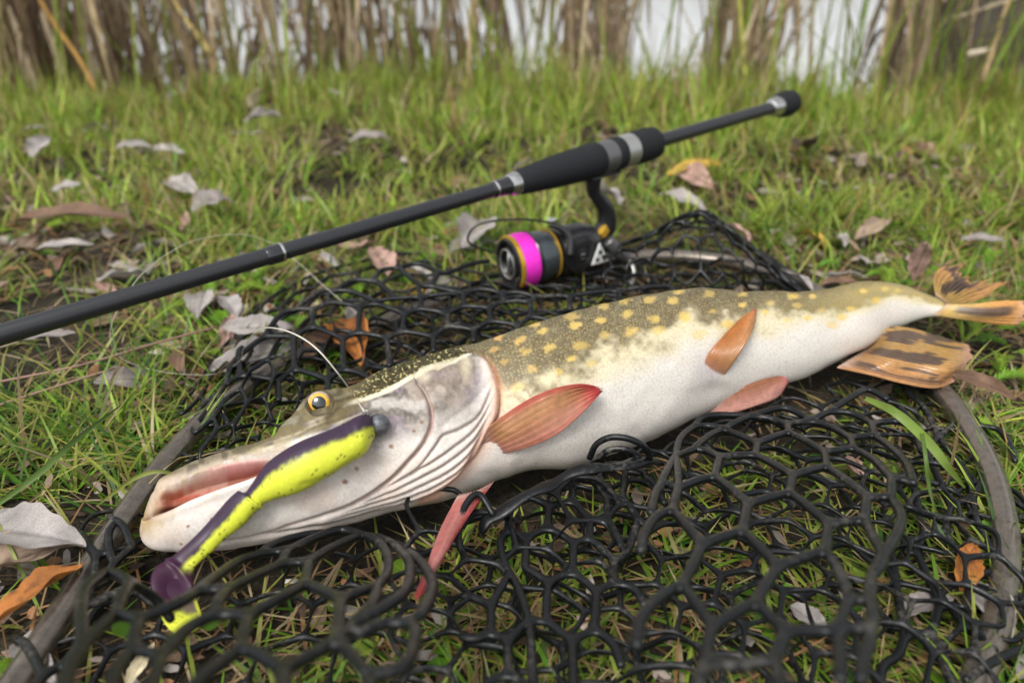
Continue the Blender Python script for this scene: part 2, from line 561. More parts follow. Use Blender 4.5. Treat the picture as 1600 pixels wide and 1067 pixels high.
# mouth cavity between the jaws
MOUTH = cr([(242, 778), (258, 758), (300, 739), (348, 726), (386, 720), (417, 717), (436, 718), (417, 729), (386, 741), (348, 753), (314, 765), (278, 780), (254, 792), (241, 794), (242, 778)], 90)[:-1]
sdm = sd_poly(PX, MOUTH)
inm = smooth(2.0, -5.0, sdm)
deep = smooth(240, 275, PX[..., 0]) * (0.5 + 0.5 * smooth(440, 380, PX[..., 0]))
disp -= 0.0110 * inm * deep
# lips
disp += 0.0010 * np.exp(-((sdm - 7) / 6) ** 2) * smooth(455, 380, PX[..., 0])
# jaw joint crease running forward to the tip
JAW = cr([(212, 806), (228, 803), (246, 792), (268, 782), (300, 767)], 30)
dj, sj, _ = poly_dist(PX, JAW)
disp -= 0.0060 * np.exp(-(dj / 4.0) ** 2) * smooth(300, 262, PX[..., 0])
# upper lip band edge (maxilla)
MAX = cr([(262, 752), (308, 731), (372, 710), (430, 699), (478, 697), (530, 690)], 40)
dM, sM, _ = poly_dist(PX, MAX)
disp -= 0.0010 * np.exp(-(dM / 3.0) ** 2)
SNE = cr([(236, 772), (256, 757), (308, 736), (372, 713), (420, 699), (455, 684), (484, 668), (530, 652), (575, 640)], 60)
dSN, sSN, pSN = poly_dist(PX, SNE)
disp += 0.0011 * np.where(sSN < 0, np.exp(-dSN / 9), 0) * smooth(1, .8, pSN) - 0.0007 * np.exp(-(dSN / 2.5) ** 2) * smooth(1, .8, pSN)
# snout ridge in front of the eye
RID = cr([(438, 672), (462, 655), (482, 640)], 20)
dR, _, _ = poly_dist(PX, RID)
disp += 0.0016 * np.exp(-(dR / 7.0) ** 2)
# eye socket
EYEC = np.array([500.0, 631.0])
ea = math.radians(-18)
de = PX - EYEC
ex = (de[..., 0] * math.cos(ea) + de[..., 1] * math.sin(ea)) / 22.0
ey = (-de[..., 0] * math.sin(ea) + de[..., 1] * math.cos(ea)) / 17.0
er = np.sqrt(ex ** 2 + ey ** 2)
vis_side = (sn >= 0)[None, :]
disp -= 0.0040 * smooth(1.02, 0.7, er)
disp += 0.0006 * np.exp(-((er - 1.14) / 0.16) ** 2)
# lower jaw creases, preopercle, branchiostegal folds
folds = []
J2 = cr([(395, 832), (446, 816), (484, 805), (530, 788), (571, 765), (605, 741), (632, 715), (655, 690), (670, 664), (673, 638), (664, 612), (652, 596)], 70)
d2, s2, p2 = poly_dist(PX, J2)
disp -= 0.0020 * np.exp(-(d2 / 4.0) ** 2) * (0.35 + 0.65 * smooth(0.1, 0.45, p2))
disp += 0.0022 * np.exp(-np.maximum(d2 - 4, 0) / 14) * np.where(s2 < 0, 1, 0) * smooth(0.25, 0.6, p2) * smooth(0, 4, d2)
J3 = cr([(300, 846), (360, 836), (440, 826), (520, 812), (590, 796)], 40)
d3, s3, p3 = poly_dist(PX, J3)
disp -= 0.0012 * np.exp(-(d3 / 3.5) ** 2)
FOLD = [
 [(772, 590), (748, 640), (716, 662), (690, 672), (676, 690), (648, 722), (600, 752)],
 [(772, 612), (742, 660), (700, 693), (655, 722), (605, 750), (560, 772)],
 [(768, 634), (738, 678), (698, 710), (650, 738), (600, 762), (540, 786)],
 [(761, 652), (732, 696), (694, 727), (645, 753), (592, 773), (525, 796)],
 [(754, 668), (724, 713), (686, 743), (640, 765), (586, 783), (512, 806)],
 [(748, 684), (716, 728), (680, 756), (634, 776), (580, 792), (505, 815)],
 [(740, 700), (710, 740), (674, 766), (628, 784), (574, 800)],
]
fold_col = np.zeros_like(disp)
for kf, fl in enumerate(FOLD):
    ln = cr(fl, 40)
    d, s, p = poly_dist(PX, ln)
    amp = smooth(-0.02, 0.15, p) * smooth(1.03, 0.55, p)
    # each ray overlaps the next: sharp step below the line, gentle ramp above
    disp += amp * (0.0023 * np.where(s > 0, np.exp(-d / 8.0), 0) * smooth(0, 2.0, d) - 0.0016 * np.exp(-(d / 3.2) ** 2))
    fold_col = np.maximum(fold_col, amp * np.exp(-(d / 2.2) ** 2))
# gill cover edge
OPC = cr([(716, 545), (742, 551), (760, 560), (773, 586), (778, 611), (775, 643), (760, 669), (750, 688), (737, 709), (714, 738), (694, 757), (660, 775)], 70)
do, so, po = poly_dist(PX, OPC)
behind = so < 0
disp += np.where(behind, -0.0032 * np.exp(-np.maximum(do - 2, 0) / 34), 0.0008 * np.exp(-(do / 10) ** 2)) * smooth(0, .1, po) * smooth(1.0, 0.75, po)
disp -= 0.0022 * np.exp(-(do / 3.0) ** 2) * smooth(0, .08, po)
# plates on the cheek
PL = cr([(655, 598), (668, 585), (690, 572), (716, 556)], 20)
dp, _, _ = poly_dist(PX, PL)
disp -= 0.0010 * np.exp(-(dp / 3) ** 2)
VP = cr([(770, 588), (735, 625), (700, 650), (690, 660)], 20)
dv, sv, _ = poly_dist(PX, VP)
disp -= 0.0008 * np.exp(-(dv / 5) ** 2)
# body: soft undulation, belly softness, lateral dent near the pelvic fin
body = smooth(690, 800, PX[..., 0])
disp += 0.0012 * nz(1 / 60, 21) * body + 0.0004 * nz(1 / 18, 22)
disp -= 0.004 * np.exp(-(((PX[..., 0] - 1112) / 30) ** 2 + ((PX[..., 1] - 612) / 22) ** 2))
disp *= np.clip(hp / 40, 0.15, 1)[:, None]
FP = base + nrm * disp[..., None]

# ---- colours (albedo)
def mixc(c, col, m):
    m = np.clip(m, 0, 1)[..., None]
    return c * (1 - m) + np.asarray(col) * m
x_, y_ = PX[..., 0], PX[..., 1]
n1 = nz(1 / 26, 31, 0.8, 1.2); n2 = nz(1 / 9, 32); n3 = nz(1 / 4, 33); n4 = nz(1 / 55, 34); n5 = nz(1 / 2.2, 35)
col = np.zeros((NS, NTH, 3)) + np.array([.66, .62, .565])
# olive back boundary as a fraction of the girth
tb = np.interp(x_, [690, 760, 800, 850, 950, 1050, 1150, 1250, 1330, 1400, 1460], [.32, .32, .33, .34, .31, .28, .25, .26, .30, .30, .25])
edge = tt + 0.10 * n1 + 0.05 * n2 + 0.06 * n4
cream = smooth(tb + .30, tb + .04, tt + .07 * n1 + .04 * n4)
bodyc = smooth(640, 690, x_)
col = mixc(col, (.58, .50, .28), 0.75 * cream * bodyc)
olive = smooth(tb + .12, tb - .06, edge + 0.035 * n3)
dark = smooth(0.16, 0.0, tt + 0.03 * n2)
tailw = smooth(1150, 1420, x_)
oc = np.array([.092, .070, .033])[None, None] * (1 + 0.35 * n3[..., None] + 0.25 * n5[..., None])
oc = oc * (1 - tailw[..., None]) + np.array([.30, .235, .085]) * tailw[..., None] * (1 + 0.2 * n3[..., None])
oc = oc * (1 - 0.45 * dark[..., None])
m = (olive * bodyc * (0.88 + 0.1 * n3))[..., None]
col = col * (1 - m) + oc * m
# yellow spots
def c2(x, y): return (600 + x / 3.138, 420 + y / 3.138)
def c3(x, y): return (1000 + x / 2.667, 400 + y / 2.667)
SP = [c2(*q) for q in [(585, 440), (660, 345), (535, 380), (720, 480), (810, 380), (960, 370), (920, 430), (850, 490), (1080, 318), (1210, 300), (940, 275), (1060, 250), (920, 235), (1190, 215), (1330, 240), (1340, 295), (1470, 235), (1420, 160), (1180, 150), (1075, 180), (780, 300), (735, 272), (555, 325), (650, 565), (690, 395), (1010, 450), (1300, 150)]]
SP += [c3(*q) for q in [(60, 260), (70, 305), (185, 255), (140, 190), (300, 228), (290, 160), (425, 205), (425, 160), (520, 235), (545, 200), (655, 205), (755, 222), (700, 255), (800, 285), (880, 215), (930, 145), (985, 185), (1070, 150), (610, 265), (370, 285), (250, 320), (160, 150), (640, 165), (720, 165), (840, 250), (1020, 140)]]
spot = np.zeros_like(tt)
for i, (sx, sy) in enumerate(SP):
    big = 0.75 + 0.5 * random.random()
    ax = (10.0 if sx < 1150 else 8.0) * big
    ay = ax * (0.55 + 0.15 * random.random())
    an = math.radians(-14 if sx < 1000 else 0) + random.uniform(-.2, .2)
    dx, dy = x_ - sx, y_ - sy
    qx = (dx * math.cos(an) + dy * math.sin(an)) / ax
    qy = (-dx * math.sin(an) + dy * math.cos(an)) / ay
    r = np.sqrt(qx ** 2 + qy ** 2) + 0.34 * n3 + 0.18 * n2 + .16 * n5
    spot = np.maximum(spot, smooth(1.2, 0.5, r) * (0.42 + 0.38 * random.random()))
orange = smooth(860, 720, x_)
sc_ = np.array([.66, .47, .13])[None, None] * (1 - orange[..., None]) + np.array([.62, .33, .12]) * orange[..., None]
m = (spot * bodyc * smooth(.62, .5, tt))[..., None]
col = col * (1 - m) + sc_ * m
# belly: faint blush
col = mixc(col, (.66, .52, .46), 0.35 * smooth(0.55, 1.0, tt + 0.1 * n1) * body * smooth(1000, 760, x_))
col = mixc(col, (.45, .38, .42), 0.5 * np.exp(-(((x_ - 1105) / 22) ** 2 + ((y_ - 570) / 20) ** 2)))
# ---- head
hm = np.where(behind & (po > 0.02), 0.0, 1.0) * (1 - smooth(770, 790, x_))
hm = np.where(x_ < 690, 1.0, hm)
headc = np.zeros_like(col) + np.array([.60, .555, .51])
headc = mixc(headc, (.60, .47, .42), 0.35 * smooth(0.1, 0.8, n4) + 0.2 * smooth(.6, 1, tt))
STRIPE = cr([(536, 630), (571, 622), (617, 603), (640, 592), (664, 577), (700, 566), (735, 553)], 50)
dst, sst, pst = poly_dist(PX, STRIPE)
above = (sst < 0)
# grey lilac cheek
cheek = smooth(0, 5, np.where(above, 0, dst)) * smooth(105, 40, dst + 16 * n1) * smooth(455, 500, x_) * smooth(765, 735, x_)
chc = np.array([.155, .135, .115])[None, None] * (1 + 0.35 * n3[..., None] + 0.3 * n2[..., None]) + np.array([.02, .005, .05]) * smooth(0, .6, n1)[..., None]
m = (1.0 * cheek * np.maximum(.45, smooth(-0.95, 0.05, n1 + .4 * n2 + .35)))[..., None]
headc = headc * (1 - m) + chc * m
# pale blotches on the opercle
headc = mixc(headc, (.62, .55, .38), 0.7 * np.exp(-(((x_ - 728) / 9) ** 2 + ((y_ - 575) / 22) ** 2)))
headc = mixc(headc, (.62, .56, .40), 0.8 * np.exp(-(((x_ - 662) / 10) ** 2 + ((y_ - 585) / 9) ** 2)))
# top of the head
top = np.where(above, smooth(0, 3, dst), 0) * smooth(500, 540, x_)
tc_ = np.array([.050, .042, .020])[None, None] * (1 + 0.4 * n3[..., None] + 0.3 * n5[..., None])
m = top[..., None]; headc = headc * (1 - m) + tc_ * m
headc = mixc(headc, (.42, .37, .16), 0.8 * top * smooth(.40, .62, nz(1 / 2.6, 41) + 0.25 * n5))
headc = mixc(headc, (.66, .62, .42), 0.95 * smooth(5.0, 2.2, dst + 2 * n2) * smooth(.02, .08, pst) * smooth(.98, .9, pst) * (0.65 + .35 * smooth(-.4, .3, n2)))
# snout: olive top, paler side
TOPL = FT[:, None, :]
dtop = np.linalg.norm(PX - TOPL, axis=2)
sn_ = smooth(560, 500, x_)
snw = np.interp(x_, [230, 300, 380, 440, 480, 540], [14, 12, 13, 22, 60, 40])
m = (sn_ * smooth(snw + 3, snw - 5, dtop + 4 * n2))
roof = np.where(sSN < 0, smooth(0, 3.5, dSN + 1.2 * n2), 0) * smooth(575, 530, x_)
headc = mixc(headc, (.085, .068, .034), 0.92 * roof)
headc = mixc(headc, (.22, .18, .08), 0.45 * roof * smooth(.05, .5, n2 + .4 * n3))
headc = mixc(headc, (.52, .46, .26), .7 * np.exp(-((dSN - 2) / 2.6) ** 2) * smooth(.95, .85, pSN) * smooth(-.5, .2, n2))
band = sn_ * np.exp(-((dtop - snw - 9) / 9) ** 2) * smooth(480, 400, x_)
headc = mixc(headc, (.36, .29, .24), 0.7 * band * (1 - roof))
headc = mixc(headc, (.30, .25, .19), .45 * sn_ * smooth(.05, .5, n2 + .5 * n4) * smooth(60, 20, dtop))
headc = mixc(headc, (.40, .36, .42), 0.55 * np.exp(-(((x_ - 520) / 45) ** 2 + ((y_ - 668) / 11) ** 2)) * smooth(-.3, .3, n2))
headc = mixc(headc, (.10, .08, .04), 0.75 * smooth(1.75, 1.2, er) * smooth(.5, -.3, ey))
headc = mixc(headc, (.045, .036, .02), 0.9 * np.exp(-((er - 1.02) / .15) ** 2))
ridge = vnoise(np.stack([x_ / 46 + y_ / 90, (y_ + .36 * x_) / 5.2], -1), 1.0, 61)
zone = smooth(350, 430, x_) * smooth(600, 520, x_) * smooth(-4, 4, 694 - (x_ - 420) * .30 - y_) * smooth(.98, 1.15, er)
headc = mixc(headc, (.16, .13, .065), .85 * zone * smooth(-.15, .25, ridge))
headc = mixc(headc, (.56, .50, .36), .75 * zone * smooth(.10, .42, -ridge) * np.where(sSN < 0, .25, 1))
# jaw tips: tan
headc = mixc(headc, (.40, .28, .13), 0.9 * smooth(285, 222, x_ + 10 * n2) * smooth(860, 800, y_))
headc = mixc(headc, (.42, .31, .22), 0.55 * smooth(300, 245, x_) * smooth(12, 4, np.abs(sdm)) )
# mouth
headc = mixc(headc, (.22, .07, .04), smooth(1.5, -2.5, sdm) * smooth(232, 262, x_))
headc = mixc(headc, (.36, .055, .035), 0.85 * np.exp(-(((x_ - 330) / 50) ** 2 + ((y_ - 752) / 11) ** 2)) * inm)
headc = mixc(headc, (.56, .22, .21), 0.7 * smooth(6, 0, np.abs(sdm)) * smooth(300, 340, x_) * smooth(440, 400, x_) * smooth(742, 730, y_ + (x_ - 370) * .35))
# creases
headc = mixc(headc, (.50, .27, .22), 0.75 * np.exp(-(d2 / 3.2) ** 2) * smooth(0.25, 0.5, p2) * smooth(1, .85, p2))
headc = mixc(headc, (.42, .33, .29), 0.6 * np.exp(-(d2 / 2.2) ** 2))
headc = mixc(headc, (.45, .37, .33), 0.45 * np.exp(-(d3 / 2.5) ** 2))
headc = mixc(headc, (.45, .30, .24), 0.38 * fold_col)
headc = mixc(headc, (.40, .33, .28), 0.6 * np.exp(-(dM / 1.8) ** 2) * smooth(540, 500, x_))
headc = mixc(headc, (.16, .075, .045), 0.85 * np.exp(-(dj / 2.6) ** 2) * smooth(305, 285, x_))
headc = mixc(headc, (.50, .40, .33), .6 * np.exp(-((sdm - 5) / 3.0) ** 2) * smooth(300, 262, x_))
# membrane in front of the gill edge
headc = mixc(headc, (.60, .35, .25), 0.75 * np.exp(-((do - 4) / 9) ** 2) * smooth(.12, .3, po))
# pores and nicks
for (qx, qy, qr) in [(657, 654, 3.2), (645, 667, 3.2), (609, 691, 4.5), (555, 724, 4), (537, 743, 5), (293, 811, 3), (282, 840, 3), (330, 800, 3), (655, 617, 3)]:
    headc = mixc(headc, (.20, .09, .05), 0.85 * smooth(1.25, .55, np.hypot((x_ - qx) / qr, (y_ - qy) / (qr * .75)) + .25 * n5))
headc *= (1 + 0.07 * n3[..., None] + .05 * n2[..., None])
headc = mixc(headc, (.42, .34, .27), .30 * smooth(.1, .6, n4 + .3 * n2) * (1 - np.maximum(roof, top)))
m = hm[..., None]
col = col * (1 - m) + headc * m
# orange-pink seam just behind the gill cover
col = mixc(col, (.55, .27, .16), 0.75 * np.exp(-(do / 6) ** 2) * smooth(.06, .2, po) * np.where(behind, 1, .5))
col = mixc(col, (.62, .38, .27), 0.5 * np.exp(-(np.maximum(do - 4, 0) / 12) ** 2) * smooth(.2, .4, po) * np.where(behind, 1, 0))
col = np.clip(col, 0.004, .82)
scl = body * (1 - hm) * smooth(1470, 1400, x_)
flk = np.clip(olive * bodyc * (1 - hm) * (1 - .6 * tailw), 0, 1)
suv_u = np.concatenate([[0], np.cumsum(np.linalg.norm(np.diff(cen, axis=0), axis=1))])
suv = np.stack([suv_u[:, None] + 0 * tt, (aa[:, None] * th[None, :])], -1)

# end caps
V = FP.reshape(-1, 3)
cap0, cap1 = FP[0].mean(0) + (cen[0] - cen[6]) * .25, FP[-1].mean(0)
V = np.concatenate([V, [cap0, cap1]])
Q = grid_quads(NS, NTH, wrap=True)
j = np.arange(NTH); j2 = (j + 1) % NTH
Tt = np.concatenate([np.stack([np.full(NTH, NS * NTH), j2, j], 1), np.stack([np.full(NTH, NS * NTH + 1), (NS - 1) * NTH + j, (NS - 1) * NTH + j2], 1)])
def padc(a): return np.concatenate([a.reshape(NS * NTH, -1), a[0].reshape(NTH, -1).mean(0, keepdims=True), a[-1].reshape(NTH, -1).mean(0, keepdims=True)])
pike_me = fast_mesh('body', V, Q, Tt, col=padc(col), uv=padc(suv), extra={'scl': padc(scl[..., None])[:, 0], 'flk': padc(flk[..., None])[:, 0]})

def pike_mat():
    m, nt, b = new_mat('pike_skin')
    set_in(b, rough=0.42, spec=0.11, sss=0.12, sss_s=0.003, coat=0.03, coat_r=0.15)
    L = nt.links
    at = N(nt, 'ShaderNodeAttribute', attribute_name='col')
    uv = N(nt, 'ShaderNodeAttribute', attribute_name='suv')
    sc = N(nt, 'ShaderNodeAttribute', attribute_name='scl')
    fk = N(nt, 'ShaderNodeAttribute', attribute_name='flk')
    mp = N(nt, 'ShaderNodeMapping'); mp.inputs['Scale'].default_value = (1 / .0022, 1 / .0018, 1)
    L.new(uv.outputs['Vector'], mp.inputs['Vector'])
    vo = N(nt, 'ShaderNodeTexVoronoi', voronoi_dimensions='2D'); vo.inputs['Scale'].default_value = 1; vo.inputs['Randomness'].default_value = 0.85
    L.new(mp.outputs[0], vo.inputs['Vector'])
    sep = N(nt, 'ShaderNodeSeparateColor'); L.new(vo.outputs['Color'], sep.inputs[0])
    # pale fleck in the middle of some scales of the back
    m1 = N(nt, 'ShaderNodeMapRange'); m1.inputs[1].default_value = .40; m1.inputs[2].default_value = .10
    L.new(vo.outputs['Distance'], m1.inputs[0])
    m2 = N(nt, 'ShaderNodeMapRange'); m2.inputs[1].default_value = .35; m2.inputs[2].default_value = .8
    L.new(sep.outputs[0], m2.inputs[0])
    mu = N(nt, 'ShaderNodeMath', operation='MULTIPLY'); L.new(m1.outputs[0], mu.inputs[0]); L.new(m2.outputs[0], mu.inputs[1])
    mu2 = N(nt, 'ShaderNodeMath', operation='MULTIPLY'); L.new(mu.outputs[0], mu2.inputs[0]); L.new(fk.outputs['Fac'], mu2.inputs[1])
    mx = N(nt, 'ShaderNodeMix', data_type='RGBA'); mx.inputs[7].default_value = (.31, .255, .12, 1)
    L.new(mu2.outputs[0], mx.inputs[0]); L.new(at.outputs['Color'], mx.inputs[6])
    # scale rims slightly darker
    m3 = N(nt, 'ShaderNodeMapRange'); m3.inputs[1].default_value = .35; m3.inputs[2].default_value = .75; m3.inputs[3].default_value = 1.03; m3.inputs[4].default_value = .90
    L.new(vo.outputs['Distance'], m3.inputs[0])
    m4 = N(nt, 'ShaderNodeMix', data_type='FLOAT'); m4.inputs[2].default_value = 1
    L.new(sc.outputs['Fac'], m4.inputs[0]); L.new(m3.outputs[0], m4.inputs[3])
    mm = N(nt, 'ShaderNodeMix', data_type='RGBA', blend_type='MULTIPLY'); mm.inputs[0].default_value = 1
    L.new(mx.outputs[2], mm.inputs[6]); L.new(m4.outputs[0], mm.inputs[7])
    tc = N(nt, 'ShaderNodeTexCoord')
    nz_ = N(nt, 'ShaderNodeTexNoise'); nz_.inputs['Scale'].default_value = 900; nz_.inputs['Detail'].default_value = 4
    L.new(tc.outputs['Object'], nz_.inputs['Vector'])
    mr = N(nt, 'ShaderNodeMapRange'); mr.inputs[1].default_value = .3; mr.inputs[2].default_value = .7; mr.inputs[3].default_value = .9; mr.inputs[4].default_value = 1.08
    L.new(nz_.outputs[0], mr.inputs[0])
    m5 = N(nt, 'ShaderNodeMix', data_type='RGBA', blend_type='MULTIPLY'); m5.inputs[0].default_value = 1
    L.new(mm.outputs[2], m5.inputs[6]); L.new(mr.outputs[0], m5.inputs[7])
    L.new(m5.outputs[2], b.inputs['Base Color'])
    n6 = N(nt, 'ShaderNodeTexNoise'); n6.inputs['Scale'].default_value = 120; n6.inputs['Detail'].default_value = 5
    L.new(tc.outputs['Object'], n6.inputs['Vector'])
    rr = N(nt, 'ShaderNodeMapRange'); rr.inputs[1].default_value = .3; rr.inputs[2].default_value = .7; rr.inputs[3].default_value = .34; rr.inputs[4].default_value = .56
    L.new(n6.outputs[0], rr.inputs[0]); L.new(rr.outputs[0], b.inputs['Roughness'])
    hs = N(nt, 'ShaderNodeMath', operation='MULTIPLY'); L.new(vo.outputs['Distance'], hs.inputs[0]); L.new(sc.outputs['Fac'], hs.inputs[1])
    b1 = N(nt, 'ShaderNodeBump'); b1.invert = True; b1.inputs['Strength'].default_value = .14; b1.inputs['Distance'].default_value = .0006
    L.new(hs.outputs[0], b1.inputs['Height'])
    b2 = N(nt, 'ShaderNodeBump'); b2.inputs['Strength'].default_value = .12; b2.inputs['Distance'].default_value = .0008
    L.new(n6.outputs[0], b2.inputs['Height']); L.new(b1.outputs[0], b2.inputs['Normal'])
    L.new(b2.outputs[0], b.inputs['Normal'])
    return m

pike = thing('pike', 'pale spotted pike lying with open mouth on the black rubber landing net', 'fish')
link_mesh('body', pike_me, pike_mat(), pike)

_vp = FP[:, :NV].reshape(-1, 3)
_vpx = np.stack(project(_vp.T.T)[:2], -1) if False else np.stack([800 + F * ((_vp - EYE) @ RIGHT) / ((_vp - EYE) @ FWD), 533.5 - F * ((_vp - EYE) @ UP) / ((_vp - EYE) @ FWD)], -1)
_vd = (_vp - EYE) @ FWD
def fish_d(px, py):
    """depth of the visible fish skin at a photo pixel"""
    k = np.argsort((_vpx[:, 0] - px) ** 2 + (_vpx[:, 1] - py) ** 2)[:6]
    return _vd[k].mean()

# eye
def sphere_cap(name, c, axis, r, ang, mat, parent, squash=1.0, colf=None, nr=28, ns=48):
    axis = np.asarray(axis, float); axis /= np.linalg.norm(axis)
    n = np.cross(axis, [0, 0, 1.0]); n /= np.linalg.norm(n); b_ = np.cross(axis, n)
    ph = np.linspace(1e-4, ang, nr); a = np.arange(ns) * 2 * math.pi / ns
    V = c + r * (axis[None, None] * (np.cos(ph) * squash)[:, None, None] + (n * np.cos(a)[:, None] + b_ * np.sin(a)[:, None])[None] * np.sin(ph)[:, None, None])
    cc = None if colf is None else np.repeat(colf(ph / ang, a).reshape(-1, 3), 1, 0)
    me = fast_mesh(name, V.reshape(-1, 3), grid_quads(nr, ns, wrap=True)[:, ::-1], col=cc)
    return link_mesh(name, me, mat, parent)
M_EYE = attr_mat('eye_mat', rough=0.08, spec=0.6, coat=1.0, nscale=900, namp=0.2, bump=0)
M_PUPIL = simple_mat('pupil_mat', (0.006, 0.010, 0.012), rough=0.05, spec=0.7, coat=1.0)
ed = fish_d(500, 631)
ax_e = -ray(500, 631) + np.array([-0.06, -.05, 0.06])
eye_r = 19.5 * ed / F
ec = at_d(499, 630, ed + eye_r * 0.20)
def eyecol(q, a):
    q = q[:, None] + 0.02 * np.sin(a * 9)[None]
    o = np.zeros(q.shape + (3,)) + np.array([.70, .42, .04])
    ln = np.clip(0.5 + 0.5 * np.cos(a + 0.6), 0, 1)[None, :, None]
    o = o * (1 - .35 * ln) + np.array([.55, .20, .03]) * .35 * ln
    o = o * (1 - smooth(.52, .64, q)[..., None]) + np.array([.34, .27, .24]) * smooth(.52, .64, q)[..., None]
    return o
eye = sphere_cap('eye', ec, ax_e, eye_r, math.radians(95), M_EYE, pike, 0.80, eyecol)
sphere_cap('pupil', ec + ax_e / np.linalg.norm(ax_e) * eye_r * 0.012, ax_e, eye_r, math.radians(34), M_PUPIL, eye, 0.80, None, 12, 40)

# ---- fins
def fin(name, rows, colf, nray, nu=60, nv=40, thick=0.0009, ripple=0.0005, fray=0.03, label=None, seed=0):
    S = Surf(rows); S.arc = False
    u, v = np.meshgrid(np.linspace(0, 1, nu), np.linspace(0, 1, nv))
    rr = np.random.default_rng(seed)
    # frayed outer edge: rays end at slightly different lengths
    fr = np.interp(np.linspace(0, 1, nu), np.linspace(0, 1, nray * 2 + 1), rr.uniform(-1, 0.4, nray * 2 + 1))
    vv = v * (1 + fray * fr[None, :] * smooth(.55, 1, v))
    P = S(u, vv)
    e = 1e-3
    n = np.cross(S(u + e, vv) - S(u - e, vv), S(u, vv + e) - S(u, vv - e))
    n /= np.linalg.norm(n, axis=-1)[..., None] + 1e-12
    rip = np.sin(u * nray * 2 * math.pi)
    branch = np.sin(u * nray * 4 * math.pi) * smooth(.45, .8, v)
    h = .85 * ripple * (rip * (1 - .5 * smooth(.5, .9, v)) + .6 * branch) + 0.0012 * np.sin(v * 7 + u * 5 + seed) * smooth(.2, 1, v)
    P = P + n * h[..., None]
    t = (thick * (1 - .7 * v))[..., None] / 2
    A = (P + n * t).reshape(-1, 3); B_ = (P - n * t).reshape(-1, 3)
    c = colf(u, v, rip)
    st_ = vnoise(np.stack([u * nray * 1.7, v * 1.6 + 3 * u], -1), 1.0, seed + 40) + .5 * vnoise(np.stack([u * nray * 3.4, v * 2.5], -1), 1.0, seed + 41)
    c = c * (1 + .09 * st_[..., None])
    skin_ = smooth(.10, .0, v + .03 * st_)[..., None]
    c = c * (1 - .7 * skin_) + np.array([.60, .45, .38]) * .7 * skin_
    c = np.clip(c.reshape(-1, 3), 0.003, .8)
    q = grid_quads(nv, nu)
    k = nu * nv
    bd = np.concatenate([np.arange(nu), np.arange(1, nv) * nu + nu - 1, (nv - 1) * nu + np.arange(nu - 2, -1, -1), np.arange(nv - 2, 0, -1) * nu])
    bn = np.roll(bd, -1)
    side = np.stack([bd, bn, bn + k, bd + k], 1)
    me = fast_mesh(name, np.concatenate([A, B_]), np.concatenate([q[:, ::-1], q + k, side]), col=np.concatenate([c, c]))
    o = link_mesh(name, me, M_FIN, pike)
    if label: o['label'] = label
    return o

def rows_d(spec):
    return [[at_d(px, py, fish_d(px, py) - off) for (px, py, off) in r] for r in spec]
def rows_z(spec):
    return [[at_z(px, py, z) for (px, py, z) in r] for r in spec]
def lerp3(a, b, t): return np.asarray(a) * (1 - t[..., None]) + np.asarray(b) * t[..., None]

def pect_col(u, v, rip):
    c = lerp3((.50, .24, .10), (.56, .25, .17), smooth(.35, .9, u))
    c = lerp3(c, np.zeros_like(c) + np.array([.50, .055, .045]), np.maximum(smooth(.28, .0, u), .3 * smooth(.8, 1, u)) * .85 * smooth(.1, .35, v))
    c = lerp3(c, np.zeros_like(c) + np.array([.52, .05, .045]), smooth(.62, .97, v))
    c = lerp3(c, np.zeros_like(c) + np.array([.56, .24, .20]), smooth(.16, 0, v) * .9)
    return c * (1 + .05 * rip[..., None])
fin('pectoral_fin', rows_d([
    [(744, 682, -.003), (756, 698, -.003), (778, 710, -.003)],
    [(790, 646, .003), (806, 672, .004), (826, 698, .005)],
    [(845, 614, .006), (858, 642, .0065), (874, 676, .009)],
    [(898, 600, .009), (906, 618, .009), (914, 640, .011)],
    [(938, 603, .010), (939, 607, .011), (938, 611, .010)]]), pect_col, 26, fray=.07, label='red-edged tan left pectoral fin folded back over the flank', seed=3)
_zb = project(at_d(740, 766, fish_d(745, 762) + .004))
def pect2_col(u, v, rip):
    c = lerp3((.55, .19, .17), (.58, .30, .26), smooth(.3, .7, u) * smooth(1, .3, u))
    c = lerp3(c, np.zeros_like(c) + np.array([.50, .07, .07]), smooth(.7, 1, u) * .8)
    c = lerp3(c, np.zeros_like(c) + np.array([.45, .06, .06]), smooth(.75, 1, v))
    return c * (1 + .2 * rip[..., None])
fin('pectoral_fin', rows_z([
    [(716, 774, .034), (742, 768, .036), (772, 752, .034)],
    [(694, 816, .033), (714, 806, .036), (733, 806, .034)],
    [(674, 862, .038), (690, 858, .041), (704, 852, .039)],
    [(663, 898, .040), (672, 893, .042), (682, 892, .040)],
    [(652, 936, .041), (655, 933, .042), (659, 929, .041)]]), pect2_col, 12, label='thin red right pectoral fin hanging down on the net', seed=4, thick=.0012)
def pelv_col(u, v, rip):
    c = lerp3((.50, .20, .06), (.56, .27, .11), smooth(.2, .8, u))
    c = lerp3(c, np.zeros_like(c) + np.array([.56, .30, .24]), smooth(.22, 0, v))
    c = lerp3(c, np.zeros_like(c) + np.array([.48, .14, .09]), smooth(.75, 1, v) * .8)
    return c * (1 + .14 * rip[..., None])
fin('pelvic_fin', rows_d([
    [(1094, 580, -.004), (1106, 588, -.004), (1122, 596, -.004)],
    [(1112, 546, .004), (1128, 556, .006), (1146, 566, .006)],
    [(1140, 514, .008), (1152, 526, .011), (1166, 534, .012)],
    [(1166, 490, .006), (1172, 497, .012), (1178, 506, .008)],
    [(1178, 483, .006), (1180, 485, .008), (1182, 488, .008)]]), pelv_col, 13, label='orange pelvic fin standing up against the flank', seed=5, fray=.02)
